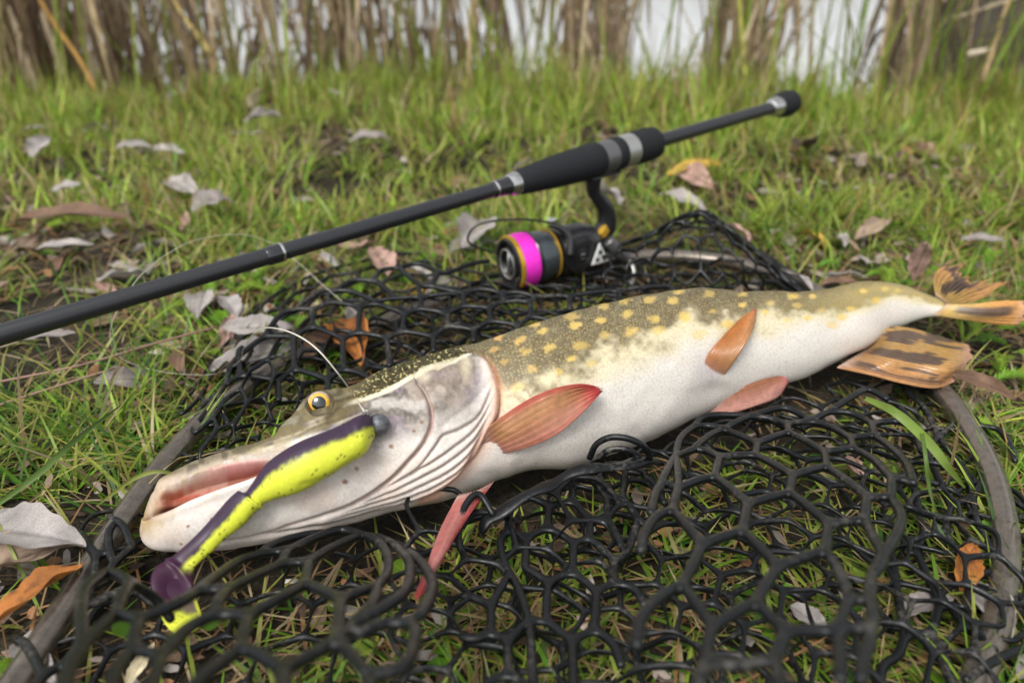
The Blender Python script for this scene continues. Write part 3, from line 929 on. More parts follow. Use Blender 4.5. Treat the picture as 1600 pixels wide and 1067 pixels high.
def pelv2_col(u, v, rip):
    c = lerp3((.40, .17, .09), (.58, .30, .24), smooth(.1, .8, u))
    c = lerp3(c, np.zeros_like(c) + np.array([.56, .20, .19]), smooth(.6, 1, v))
    return c * (1 + .12 * rip[..., None])
_pf = [[(1130, 618), (1120, 632), (1102, 647)], [(1160, 604), (1152, 624), (1142, 645)], [(1194, 592), (1188, 614), (1182, 633)], [(1220, 587), (1222, 600), (1214, 622)], [(1228, 590), (1230, 600), (1226, 612)]]
_po = [.006, -.004, -.012, -.016, -.018]
_d0 = fish_d(1118, 632)
fin('pelvic_fin', [[at_d(px, py, _d0 + o_) for (px, py) in r] for r, o_ in zip(_pf, [.004, .004, .006, .01, .014])], pelv2_col, 13, label='pink pelvic fin resting on the net below the belly', seed=6)
def stripes(u, v, seed, nb):
    """dark elongated dashes lying along the rays"""
    p = np.stack([u * nb, v * 3.2 + u * .8], -1)
    return smooth(-.08, .16, vnoise(p, 1.0, seed) + .25 * vnoise(p * np.array([3, 4.]), 1.0, seed + 1))
def anal_col(u, v, rip):
    c = lerp3((.44, .26, .08), (.48, .24, .095), smooth(.2, 1, u))
    s = stripes(u, v, 8, 11) * smooth(.0, .12, v) * smooth(.98, .8, v) * smooth(1.0, .84, u)
    c = lerp3(c, np.zeros_like(c) + np.array([.075, .052, .045]), s * .9)
    c = lerp3(c, np.zeros_like(c) + np.array([.60, .34, .26]), smooth(.82, 1, v) * .8)
    return c * (1 + .12 * rip[..., None])
_da = fish_d(1370, 535)
fin('anal_fin', [[at_d(1378, 510, _da + .004), at_d(1352, 545, _da + .002), at_z(1308, 574, .030)],
                 rows_z([[(1415, 512, .030), (1392, 552, .032), (1356, 585, .026)]])[0],
                 rows_z([[(1455, 521, .026), (1440, 562, .030), (1410, 599, .021)]])[0],
                 rows_z([[(1492, 532, .024), (1484, 570, .030), (1464, 606, .018)]])[0],
                 rows_z([[(1512, 542, .022), (1520, 560, .026), (1496, 594, .019)]])[0]], anal_col, 20, nu=90, nv=60, label='broad yellow and black striped anal fin spread flat', seed=7, fray=.05)
def tail_col(u, v, rip):
    c = lerp3((.48, .33, .11), (.44, .24, .09), smooth(.1, .8, v))
    s = stripes(u, v, 15, 7) * smooth(.05, .2, v) * smooth(.99, .85, v)
    c = lerp3(c, np.zeros_like(c) + np.array([.07, .05, .045]), s * .92)
    return c * (1 + .15 * rip[..., None])
_dt = fish_d(1470, 480)
fin('tail_fin', [[at_d(1462, 462, _dt), at_d(1472, 470, _dt), at_d(1486, 479, _dt)],
                 [at_d(1458, 442, _dt + .01), at_d(1488, 455, _dt + .004), at_d(1505, 476, _dt)],
                 [at_d(1462, 426, _dt + .02), at_d(1506, 442, _dt + .012), at_d(1538, 464, _dt + .002)],
                 [at_d(1482, 408, _dt + .03), at_d(1538, 428, _dt + .018), at_d(1582, 446, _dt + .006)]], tail_col, 11, label='upper lobe of the tail fin, orange with dark bars', seed=8, fray=.34, ripple=.0014, nu=90)
def tail2_col(u, v, rip):
    c = lerp3((.58, .40, .11), (.60, .30, .09), smooth(.1, .8, v))
    s = smooth(.30, .12, np.abs(u - .42 + .05 * np.sin(v * 8))) * smooth(.12, .3, v) * smooth(.95, .78, v)
    c = lerp3(c, np.zeros_like(c) + np.array([.07, .05, .045]), s * .9)
    c = lerp3(c, np.zeros_like(c) + np.array([.60, .36, .22]), smooth(.85, 1, v) * .8)
    return c * (1 + .1 * rip[..., None])
fin('tail_fin', [[at_d(1478, 476, _dt), at_d(1470, 484, _dt - .002), at_d(1458, 492, _dt - .001)],
                 [at_d(1510, 476, _dt - .004), at_d(1506, 488, _dt - .010), at_d(1496, 498, _dt - .006)],
                 [at_d(1556, 472, _dt - .008), at_d(1556, 490, _dt - .016), at_d(1548, 506, _dt - .010)],
                 [at_d(1602, 470, _dt - .010), at_d(1606, 488, _dt - .016), at_d(1592, 507, _dt - .012)]], tail2_col, 9, label='lower lobe of the tail fin, orange with one long dark bar', seed=9, fray=.04)
# ------------------------------------------------------------------ soft lure on a jig head
LU = [  # upper px, lower px, gap in front of the fish skin or None, thickness ratio
 ((584, 652), (588, 676), .9), ((576, 648), (582, 688), .9), ((560, 652), (571, 705), .85), ((519, 674), (545, 722), .85), ((476, 693), (504, 745), .85),
 ((441, 713), (460, 765), .85), ((415, 732), (432, 774), .85), ((396, 756), (414, 784), .9), ((384, 768), (402, 792), .95), ((372, 772), (396, 800), .95), ((355, 783), (382, 818), .85),
 ((325, 816), (352, 842), .8), ((299, 843), (332, 861), .7), ((268, 870), (306, 884), .42), ((243, 886), (302, 902), .22), ((235, 908), (305, 924), .13),
 ((241, 938), (311, 948), .11), ((250, 960), (316, 966), .10), ((263, 981), (311, 982), .12), ((276, 991), (302, 988), .15)]
LDEP = []
for i, (a, b, r) in enumerate(LU):
    mx_, my_ = (a[0] + b[0]) / 2, (a[1] + b[1]) / 2
    h = math.hypot(a[0] - b[0], a[1] - b[1]) / 2
    if i <= 11:
        d = fish_d(mx_, my_) - h * .42 / F * r - .0008
    else:
        d = None
    LDEP.append(d)
LDEP[12] = LDEP[11] - .004
_e = np.linspace(LDEP[12], (H - .030) / -ray(286, 980)[2], 8)
for k_, i in enumerate(range(12, 20)): LDEP[i] = _e[k_]
arr = np.array([[*a, *b, r, d] for (a, b, r), d in zip(LU, LDEP)])
kk = np.array([1, 2, 3, 2, 1.]); kk /= kk.sum()
arr[:, 5] = np.convolve(np.pad(arr[:, 5], 2, mode='reflect', reflect_type='odd'), kk, 'valid')
dn = catmull(arr, 220)
NL, NA = 220, 72
ta = np.arange(NA) * 2 * math.pi / NA
Tp, Bp = dn[:, :2], dn[:, 2:4]
Mp = (Tp + Bp) / 2
cL = np.array([at_d(Mp[i, 0], Mp[i, 1], dn[i, 5]) for i in range(NL)])
hL = np.linalg.norm(Tp - Bp, axis=1) / 2 * dn[:, 5] / F * (1 + .24 * np.exp(-((np.linspace(0, 1, NL) - .27) / .16) ** 2))
f1 = np.array([RIGHT * (Tp[i] - Bp[i])[0] - UP * (Tp[i] - Bp[i])[1] for i in range(NL)]); f1 /= np.linalg.norm(f1, axis=1)[:, None]
f2 = EYE - cL; f2 -= f1 * (f2 * f1).sum(1)[:, None]; f2 /= np.linalg.norm(f2, axis=1)[:, None]
c_, s_ = np.cos(ta), np.sin(ta)
VL = cL[:, None] + f1[:, None] * (hL[:, None] * c_)[..., None] + f2[:, None] * ((hL * dn[:, 4])[:, None] * s_)[..., None]
lpx = Mp[:, None] + (Tp - Mp)[:, None] * c_[None, :, None]
lt = (1 - c_)[None] / 2 + np.zeros((NL, 1))
si = np.linspace(0, 1, NL)[:, None] + 0 * lt
nl = f1[:, None] * c_[None, :, None] + f2[:, None] * s_[None, :, None]
lx, ly = lpx[..., 0], lpx[..., 1]
ln2 = vnoise(lpx, 1 / 7, 51); ln3 = vnoise(lpx, 1 / 2.2, 52)
dsp = np.zeros_like(lt)
# collar edge, ribs near the head, hollow of the paddle, flank dimple
COL = cr([(366, 762), (384, 772), (398, 782), (412, 788)], 20)
dcl, scl_, _ = poly_dist(lpx, COL)
dsp += np.where(scl_ > 0, .0019 * np.exp(-dcl / 12), -.0008 * np.exp(-dcl / 8)) * smooth(0, 3, dcl)
for rx, ry in [(553, 668), (547, 672), (540, 676)]:
    d, s, _ = poly_dist(lpx, [(rx - 6, ry - 8), (rx + 8, ry + 16)])
    dsp -= .0006 * np.exp(-(d / 2.2) ** 2)
d, s, _ = poly_dist(lpx, cr([(470, 752), (510, 742), (552, 716)], 20)); dsp -= .0007 * np.exp(-(d / 5) ** 2)
hollow = np.exp(-(((lx - 272) / 26) ** 2 + ((ly - 915) / 28) ** 2))
dsp -= .0042 * hollow * (s_ > 0)[None]
d, s, _ = poly_dist(lpx, cr([(262, 874), (280, 888), (300, 912)], 20)); dsp += .0014 * np.exp(-(d / 5) ** 2) * (s_ > 0)[None]
VL = VL + nl * dsp[..., None]
yel = np.array([.58, .62, .05]); pur = np.array([.034, .018, .038])
bnd = np.interp(si[:, 0], [0, .08, .2, .33, .42, .5, .6, .68], [.50, .40, .32, .30, .36, .42, .55, .70])[:, None]
m = smooth(-.09, .09, lt - bnd + .035 * ln2 + .02 * ln3)
pd = smooth(940, 962, ly + 5 * ln2 - (lx - 275) * .10)            # paddle: chartreuse only at the tip
rightedge = smooth(300, 306, lx + 3 * ln2) * smooth(900, 870, ly)
m = np.where(si > .66, np.maximum(pd, np.maximum(smooth(.50, .78, lt) * smooth(905, 880, ly), 0)), m)
m = np.where((si > .60) & (si <= .66), m, m)
lc = pur * (1 - m[..., None]) + yel * m[..., None]
mag = smooth(.60, .72, si)[..., None] * (1 - m[..., None])
lc = lc * (1 - mag) + np.array([.030, .004, .022]) * mag
rr_ = np.random.default_rng(5)
for _ in range(230):
    i0 = rr_.integers(4, NL - 3); j0 = rr_.integers(0, NA)
    if m[i0, j0] < .5: continue
    q = lpx[i0, j0]; rad = rr_.uniform(.4, 1.35) if s_[j0] > 0 else 1.2
    dd_ = np.hypot(lx - q[0], ly - q[1]) + 40 * (np.abs(s_ - s_[j0]) > .6)[None]
    k_ = smooth(rad + .9, rad - .5, dd_)[..., None] * .9
    lc = lc * (1 - k_) + np.array([.03, .03, .02]) * k_
Vv = np.concatenate([VL.reshape(-1, 3), [VL[0].mean(0), VL[-1].mean(0)]])
jj = np.arange(NA); jk = (jj + 1) % NA
Tl = np.concatenate([np.stack([np.full(NA, NL * NA), jk, jj], 1), np.stack([np.full(NA, NL * NA + 1), (NL - 1) * NA + jj, (NL - 1) * NA + jk], 1)])
haze_ = (smooth(930, 955, ly) * (1 - pd) * smooth(.66, .72, si))[..., None]
lc = lc * (1 - .7 * haze_) + np.array([.20, .15, .10]) * .7 * haze_
rim_ = (np.maximum(smooth(.90, .985, lt), 0) * smooth(.68, .74, si) * smooth(925, 950, ly))[..., None]
lc = lc * (1 - rim_) + yel * rim_
cc_ = np.concatenate([lc.reshape(-1, 3), [lc[0].mean(0), lc[-1].mean(0)]])
M_LURE = attr_mat('soft_plastic', rough=0.46, spec=0.28, sss=0.15, sss_s=0.002, nscale=500, namp=0.08, bump=0.06, bdist=.0005, bscale=300, coat=.05)
lure = thing('fishing_lure', 'soft chartreuse and dark purple shad lure with paddle tail across the pike\'s jaw', 'fishing lure')
link_mesh('soft_body', fast_mesh('soft_body', Vv, grid_quads(NL, NA, wrap=True), Tl, col=cc_), M_LURE, lure)
M_LEAD = simple_mat('lead', (.10, .105, .115), rough=0.48, metal=.55, noise=.5, nscale=300, bump=.35, bscale=500)
jd = dn[0, 5] - .001
jr = 17.0 * jd / F
jc = at_d(592, 663, jd)
bmj = bmesh.new(); bmesh.ops.create_uvsphere(bmj, u_segments=40, v_segments=24, radius=jr)
for v in bmj.verts:
    v.co *= 1 + .012 * math.sin(v.co.x * 900) * math.cos(v.co.z * 700)
    v.co += Vector(jc)
mej = bpy.data.meshes.new('jig_head'); bmj.to_mesh(mej); bmj.free()
for p in mej.polygons: p.use_smooth = True
jig = link_mesh('jig_head', mej, M_LEAD, lure)
M_STEEL = simple_mat('steel', (.30, .30, .31), rough=0.25, metal=1.0)
ringc = at_d(573, 648, jd - .004)
ang = np.linspace(0, 2 * math.pi, 25)
rp = np.array([ringc + .0022 * (RIGHT * math.cos(t) + UP * math.sin(t)) for t in ang])
tube_obj('line_eye', rp, .0005, M_STEEL, jig, 6)
# ------------------------------------------------------------------ landing net
net = thing('landing_net', 'black rubber mesh landing net with a bronze round hoop lying under the pike', 'landing net')
HOOP = [(-60, 1190), (10, 1095), (66, 1010), (150, 870), (250, 716), (318, 640), (400, 594), (510, 520), (650, 452), (820, 410), (980, 394), (1130, 392), (1225, 420), (1300, 465), (1400, 530), (1500, 622), (1560, 720), (1592, 830), (1580, 950), (1535, 1060), (1470, 1180)]
hoop_w = np.array([at_z(x, y, .011) for x, y in HOOP])
k3 = np.array([1, 2, 1]) / 4
for _ in range(2):
    hoop_w[1:-1] = .25 * hoop_w[:-2] + .5 * hoop_w[1:-1] + .25 * hoop_w[2:]
hoop_w[:, 2] = .011
hoop_w[7:10, 2] = .001                      # pressed into the turf behind the head
def hoop_mat():
    m, nt, b = new_mat('bronze_tube')
    set_in(b, rough=.3, metal=.8)
    tc = N(nt, 'ShaderNodeTexCoord')
    n1 = N(nt, 'ShaderNodeTexNoise'); n1.inputs['Scale'].default_value = 160; n1.inputs['Detail'].default_value = 7; n1.inputs['Roughness'].default_value = .7
    nt.links.new(tc.outputs['Object'], n1.inputs['Vector'])
    r1 = N(nt, 'ShaderNodeValToRGB')
    r1.color_ramp.elements[0].position = .25; r1.color_ramp.elements[0].color = (.15, .128, .108, 1)
    r1.color_ramp.elements[1].position = .75; r1.color_ramp.elements[1].color = (.30, .26, .222, 1)
    nt.links.new(n1.outputs[0], r1.inputs[0]); nt.links.new(r1.outputs[0], b.inputs['Base Color'])
    r2 = N(nt, 'ShaderNodeMapRange'); r2.inputs[1].default_value = .3; r2.inputs[2].default_value = .7; r2.inputs[3].default_value = .22; r2.inputs[4].default_value = .42
    nt.links.new(n1.outputs[0], r2.inputs[0]); nt.links.new(r2.outputs[0], b.inputs['Roughness'])
    bp = N(nt, 'ShaderNodeBump'); bp.inputs['Strength'].default_value = .05; bp.inputs['Distance'].default_value = .0004
    nt.links.new(n1.outputs[0], bp.inputs['Height']); nt.links.new(bp.outputs[0], b.inputs['Normal'])
    return m
hp_path = catmull(hoop_w, 260)
hv, hq, ht = tube(hp_path, .0069, 28)
# shallow channel along the tube
hv2 = hv[:260 * 28].reshape(260, 28, 3)
hcen = hp_path[:, None]
ang28 = np.arange(28) * 2 * math.pi / 28
for a0 in (math.radians(35), math.radians(-35)):
    dang = np.abs((ang28 - a0 + math.pi) % (2 * math.pi) - math.pi)
    hv2 = hcen + (hv2 - hcen) * (1 - .11 * np.exp(-(dang / .16) ** 2))[None, :, None]
hv = np.concatenate([hv2.reshape(-1, 3), hv[260 * 28:]])
link_mesh('hoop', fast_mesh('hoop', hv, hq, ht), hoop_mat(), net)

def hex_sheet(rows, cell, jit=.05, thick=.0037, seed=0, inside=None, rot=False, zig=.0015, keep=None, asp=1.0):
    S = rows if isinstance(rows, Surf) else Surf(rows)
    lu, lv = S.size()
    w = cell; R = w / math.sqrt(3)
    lu, lv = (lu / asp, lv) if rot else (lu, lv / asp)
    rng = np.random.default_rng(seed)
    idx = {}; pts = []; faces = []
    L0, L1 = (lv, lu) if rot else (lu, lv)
    def vert(a, b):
        k = (round(a / w * 1000), round(b / w * 1000))
        if k not in idx:
            idx[k] = len(pts); pts.append((a, b))
        return idx[k]
    nj = int(L1 / (1.5 * R)) + 2; ni = int(L0 / w) + 2
    for j in range(nj):
        for i in range(ni):
            ca = i * w + (j % 2) * w / 2; cb = j * 1.5 * R
            if ca > L0 + .01 * w or cb > L1 + .01 * w: continue
            if keep is not None and not keep(ca / L0, cb / L1): continue
            cs = [(ca + R * math.cos(math.radians(60 * k + 30)), cb + R * math.sin(math.radians(60 * k + 30))) for k in range(6)]
            f = []
            for k in range(6):
                p, q = cs[k], cs[(k + 1) % 6]
                f.append((vert(*p), vert((2 * p[0] + q[0]) / 3, (2 * p[1] + q[1]) / 3), vert((p[0] + 2 * q[0]) / 3, (p[1] + 2 * q[1]) / 3)))
            faces.append([v for t in f for v in t])
    pts = np.array(pts)
    jn = np.stack([vnoise(pts, 1.1 / cell, seed + 1), vnoise(pts, 1.1 / cell, seed + 2)], -1) * jit * cell
    q = pts + jn
    if rot: q = q[:, ::-1]
    P = S(np.clip(q[:, 0] / lu, -.06, 1.06), np.clip(q[:, 1] / lv, -.06, 1.06))
    P[:, 2] += zig * vnoise(pts, 1.6 / cell, seed + 5)
    P[:, 2] = np.maximum(P[:, 2], .0035)
    if inside is not None:
        faces = [f for f in faces if inside(P[f].mean(0))]
    used = sorted({v for f in faces for v in f}); rem = {v: i for i, v in enumerate(used)}
    me = bpy.data.meshes.new('net_mesh')
    me.from_pydata([tuple(P[v]) for v in used], [], [[rem[v] for v in f] for f in faces])
    for p in me.polygons: p.use_smooth = True
    o = link_mesh('net_mesh', me, M_RUBBER, net)
    wf = o.modifiers.new('wire', 'WIREFRAME'); wf.thickness = thick; wf.use_even_offset = False; wf.use_relative_offset = False; wf.use_boundary = True; wf.use_replace = True
    ss = o.modifiers.new('round', 'SUBSURF'); ss.levels = 1; ss.render_levels = 1
    return o

Z = lambda rows: rows_z(rows)
hoop2 = hp_path[:, :2]
def in_hoop(p):
    d_ = np.linalg.norm(cen[::8, :2] - np.array([p[0], p[1]]), axis=1) - aa[::8] * .88 - .010
    return d_.min() > 0 and bool(in_poly(np.array([[p[0], p[1]]]), hoop2)[0])
# bottom layer on the grass
xs = np.linspace(-.25, .31, 8); ys = np.linspace(.22, .78, 8)
rz = np.random.default_rng(3)
rowsG = [[np.array([x, y, .010 + rz.uniform(-.002, .006)]) for x in xs] for y in ys]
hex_sheet(rowsG, .034, jit=.08, seed=10, inside=in_hoop, zig=.003, thick=.0048)
# second crumpled layer, front right
rows2 = [[np.array([x + rz.uniform(-.008, .008), y + rz.uniform(-.008, .008), .022 + rz.uniform(-.008, .008)]) for x in np.linspace(-.04, .25, 6)] for y in np.linspace(.22, .44, 6)]
hex_sheet(rows2, .029, jit=.12, seed=12, inside=in_hoop, rot=True, thick=.0046)
# the folds that lie uppermost, knot by knot
def knots(name_nodes, edges, rad, seed=0, bow=.022, sag=0.0):
    """name_nodes: {key: world point}; edges: lists of keys or points strung together"""
    pts, keys, E = [], {}, []
    def add(p): pts.append(np.asarray(p, float)); return len(pts) - 1
    def node(k):
        if k not in keys: keys[k] = add(name_nodes[k])
        return keys[k]
    for e in edges:
        chain = []
        for q in e:
            chain.append(('k', q) if isinstance(q, str) else ('p', q))
        P = np.array([name_nodes[q] if t == 'k' else q for t, q in chain])
        L = np.linalg.norm(np.diff(P, axis=0), axis=1).sum()
        n = max(4, int(L / .0042) + 1)
        C_ = catmull(P, n)
        t = np.linspace(0, 1, n)
        C_[:, 2] += bow * L * np.sin(np.pi * t) * (.4 if len(P) > 2 else 1)
        C_[:, 2] = np.maximum(C_[:, 2], .003)
        a = node(chain[0][1]) if chain[0][0] == 'k' else add(C_[0])
        z = node(chain[-1][1]) if chain[-1][0] == 'k' else add(C_[-1])
        prev = a
        for k in range(1, n - 1):
            m_ = add(C_[k]); E.append((prev, m_)); prev = m_
        E.append((prev, z))
    me = bpy.data.meshes.new('net_mesh')
    me.from_pydata([tuple(p) for p in pts], E, [])
    o = link_mesh('net_mesh', me, M_RUBBER, net)
    sk = o.modifiers.new('skin', 'SKIN'); sk.use_smooth_shade = True; sk.branch_smoothing = .6
    deg = np.zeros(len(pts), int); adj = [[] for _ in pts]
    for a, b in E: deg[a] += 1; deg[b] += 1; adj[a].append(b); adj[b].append(a)
    lay = me.skin_vertices[0].data if me.skin_vertices else None
    if lay is None:
        import bmesh as _b
        bm_ = _b.new(); bm_.from_mesh(me); bm_.verts.layers.skin.verify(); bm_.to_mesh(me); bm_.free(); lay = me.skin_vertices[0].data
    seen = set(); rg = np.random.default_rng(seed)
    for i in range(len(pts)):
        r = rad * (1.22 if deg[i] > 2 else 1.0) * rg.uniform(.97, 1.03)
        lay[i].radius = (r, r * .92)
        lay[i].use_root = False
    for i in range(len(pts)):
        if i in seen: continue
        lay[i].use_root = True
        st = [i]; seen.add(i)
        while st:
            v = st.pop()
            for w in adj[v]:
                if w not in seen: seen.add(w); st.append(w)
    ss = o.modifiers.new('round', 'SUBSURF'); ss.levels = 1; ss.render_levels = 1
    return o
def mapper(ox, oy, sc, dfun):
    def f(x, y, dz=0.0):
        px, py = ox + x / sc, oy + y / sc
        p = at_d(px, py, dfun(py))
        if p[2] < .004: p = at_z(px, py, .004)
        return p + np.array([0, 0, dz])
    return f
def parse(nodes, f): return {k: f(*v) for k, v in nodes.items()}
def run(nodes, edges, f, rad, seed):
    """edges: strings of node names; tuples are free points on the way"""
    nd = parse(nodes, f)
    ed = [[q if isinstance(q, str) else f(*q) for q in e] for e in edges]
    return knots(nd, ed, rad, seed)
# roll of mesh at the front left, close to the camera
droll = lambda py: np.interp(py, [800, 833, 877, 912, 937, 1000, 1050, 1100, 1200], [.43, .405, .355, .315, .290, .252, .226, .205, .18])
f5 = mapper(320, 800, 4.0, droll)
R5 = dict(n1=(340, 265), n2=(525, 240), n3=(475, 325), n4=(985, 142), n5=(655, 310), n6=(1240, 245), n7=(150, 480), n8=(630, 450), n9=(1085, 460), n10=(850, 548), n11=(275, 648), n12=(822, 805), n13=(60, 636), n14=(225, 850), n15=(490, 990), p1=(-40, 488), p2=(-408, 672), p3=(-456, 856), p4=(-270, 905), p5=(-562, 636), p6=(-604, 368), p7=(-464, 440), k1=(1270, 690), k2=(890, 720), k3=(1010, 1010))
E5 = [['n1', (200, 318), 'p1'], ['n1', (430, 205), (600, 150), (760, 128)], ['n1', (430, 248), 'n2'], ['n2', (690, 165), (850, 112), 'n4'], ['n2', 'n3'], ['n3', (310, 405), 'n7'], ['n3', 'n5'],
 ['n4', (1120, 175), 'n6'], ['n4', (900, 178), (760, 245), 'n5'], ['n4', (1085, 190), (1145, 285), (1140, 390), 'n9'], ['n5', 'n8'], ['n8', (480, 535), 'n11'], ['n8', (730, 490), 'n10'], ['n10', 'n9'], ['n10', 'n12'],
 ['n9', (1040, 590), 'k2'], ['k2', (840, 790), 'n12'], ['n7', 'p1'], ['n7', (80, 570), 'n13'], ['n13', 'n11'], ['n11', 'n14'], ['n14', (60, 980), (-80, 1110), (-200, 1300)], ['n14', (350, 900), 'n15'], ['n15', (650, 905), 'n12'], ['n15', (480, 1200), (470, 1400)], ['n12', (920, 900), 'k3'], ['k3', (1040, 1150), (1050, 1300)],
 ['n6', (1285, 350), (1230, 530), 'k2'], ['n6', (1330, 300), (1425, 450), (1370, 620), 'k1'], ['k1', (1100, 700), (980, 760), 'k2'], ['k1', (1320, 760), (1260, 960), (1100, 1010), 'k3'],
 ['p1', (-180, 580), 'p2'], ['p2', 'p3'], ['p2', 'p5'], ['n13', (-120, 740), 'p4'], ['p4', 'p3'], ['p4', (-330, 1080), (-420, 1300)], ['p3', (-560, 1010), (-640, 1250)], ['p5', 'p7'], ['p5', (-740, 820), (-830, 960), (-900, 1150)], ['p7', 'p6'], ['p7', (-340, 425, -.010), (-262, 440, -.022)], ['p6', (-740, 480), (-770, 620), (-765, 810), 'q9'], ['q9', (-830, 960)]]
R5['q9'] = (-790, 880)
run(R5, E5, f5, .00250, 41)
# strands laced over the hoop at the left
dl = lambda py: np.interp(py, [640, 700, 780, 830, 880, 940, 1000, 1060, 1120], [.55, .505, .452, .425, .400, .370, .343, .315, .29])
f4 = mapper(0, 820, 4.32, dl)
R4 = dict(q1=(650, 212), q2=(290, 1020), q3=(770, 262), q4=(890, 150), q5=(730, 312), q6=(640, 335), q7=(880, 395), q8=(440, 930), q9=(545, 560), q10=(1000, 505))
E4 = [['q1', (590, 130), (545, 60), (500, 66)], ['q1', (740, 190), 'q3'], ['q3', 'q4'], ['q4', (840, 20), (760, -40), (735, -60)], ['q3', (735, 150), (740, 40), (800, -30)], ['q1', 'q6'], ['q6', (625, 420), 'q9'], ['q3', 'q5'], ['q5', (610, 420), 'q9'], ['q5', 'q7'], ['q7', 'q10'], ['q10', (1080, 530), (1160, 570)], ['q9', (545, 760), (500, 860), 'q8'], ['q8', 'q2'], ['q2', (215, 870), (150, 785), (100, 800)], ['q2', (230, 1120), (190, 1250)], ['q8', (470, 1020), (430, 1150)], ['q9', (700, 500), (830, 440), 'q7']]
run(R4, E4, f4, .0024, 42)
# right dome
ddome = lambda py: np.interp(py, [590, 625, 660, 700, 745, 790, 850, 890, 940, 980, 1040, 1100, 1200], [.56, .53, .50, .45, .395, .357, .318, .298, .274, .257, .236, .215, .19])
f8 = mapper(1040, 620, 3.811, ddome)
R8 = dict(a1=(165, 178), a2=(345, 192), a3=(510, 112), a4=(722, 165), a4b=(732, 212), a5=(868, 145), a6=(975, 85), a7=(1098, 245), a7b=(1120, 308), a8=(1225, 158), a8b=(1242, 232), b0=(60, 350), b1=(152, 322), b2l=(322, 360), b2=(545, 278), b2b=(535, 347), b3=(945, 332), b3b=(960, 418), c0=(75, 545), c1=(292, 475), c2=(755, 470), c2b=(740, 572), c3=(1198, 600), c3b=(1185, 738), c4=(1342, 485), c4b=(1345, 600), d0=(40, 675), d1=(490, 640), d1b=(458, 800), d2=(968, 760), d2b=(952, 918), e0=(215, 882), e1=(668, 1016),
 f0=(96, 1118), f1=(532, 1222), g0=(275, 1372), g1=(713, 1408), f2=(1092, 1210), f3=(1218, 1212), f2b=(1022, 1382), g1b=(650, 1560), g0b=(230, 1580), f4=(1220, 1075), h1=(1460, 700), h2=(1240, 1380))
E8 = [['a1', (250, 172), 'a2'], ['a1', (250, 115), 'a3'], ['a1', (90, 250), 'b0'], ['a2', 'a3'], ['a2', (260, 235), 'b1'], ['a2', (450, 235), 'b2'], ['a3', (680, 68), (780, 95), 'a5'], ['a3', (620, 130), 'a4'], ['a4', 'a5'], ['a4', 'a4b'], ['a4b', 'b2'], ['a4b', 'b3'], ['a5', 'a6'], ['a5', (980, 180), 'a7'], ['a6', (1090, 15), (1200, -40), (1330, 20)], ['a6', (1110, 100), 'a8'], ['a7', 'a8b'], ['a7', 'a7b'], ['a8', 'a8b'], ['a8', (1372, 150), (1480, 200), (1530, 330)], ['a8b', (1330, 300), (1430, 400), (1480, 520)], ['a7b', 'b3'], ['a7b', (1240, 380), 'c4'], ['c4', 'c4b'], ['c4b', 'c3'], ['c4', (1440, 500), (1500, 520)], ['b1', 'b0'], ['b1', (230, 318), 'b2l'], ['b2l', 'b2b'], ['b2l', 'c1'], ['b2', 'b2b'], ['b2b', 'c2'], ['b3', 'b3b'], ['b3b', 'c2'], ['b3b', 'c3'], ['c1', (190, 500), 'c0'], ['c1', 'd1'], ['c2', 'c2b'], ['c2b', 'd1'], ['c2b', 'd2'], ['c3', 'c3b'], ['c3b', 'd2'], ['c3b', (1290, 960), 'f4'], ['f4', 'f3'], ['c0', 'd0'], ['c0', (-10, 520), (-60, 580), (-90, 700)], ['d0', 'e0'], ['d0', (-60, 720), (-130, 830), (-150, 930)], ['d1', 'd1b'], ['d1b', 'e0'], ['d1b', 'e1'], ['d2', 'd2b'], ['d2b', 'e1'], ['d2b', (1040, 1060), 'f2'], ['e0', (160, 1010), 'f0'], ['e1', 'f1'], ['f0', 'g0'], ['f0', (-40, 1200), (-150, 1330), (-170, 1500)], ['f1', 'g0'], ['f1', 'g1'], ['f2', 'f3'], ['f2', 'f2b'], ['f2b', 'g1'], ['f2b', (1040, 1560), (1040, 1700)], ['g1', 'g1b'], ['g0', 'g0b'], ['g1b', (450, 1600), 'g0b'], ['g1b', (700, 1760)], ['g0b', (180, 1760)], ['b0', (-5, 470), (-40, 560)], ['f3', 'h2'], ['h2', (1180, 1560), (1160, 1700)], ['c4b', (1400, 760), 'f4'], ['h2', 'f2b'], ['b0', (70, 440), 'c0']]
run(R8, E8, f8, .00245, 43)
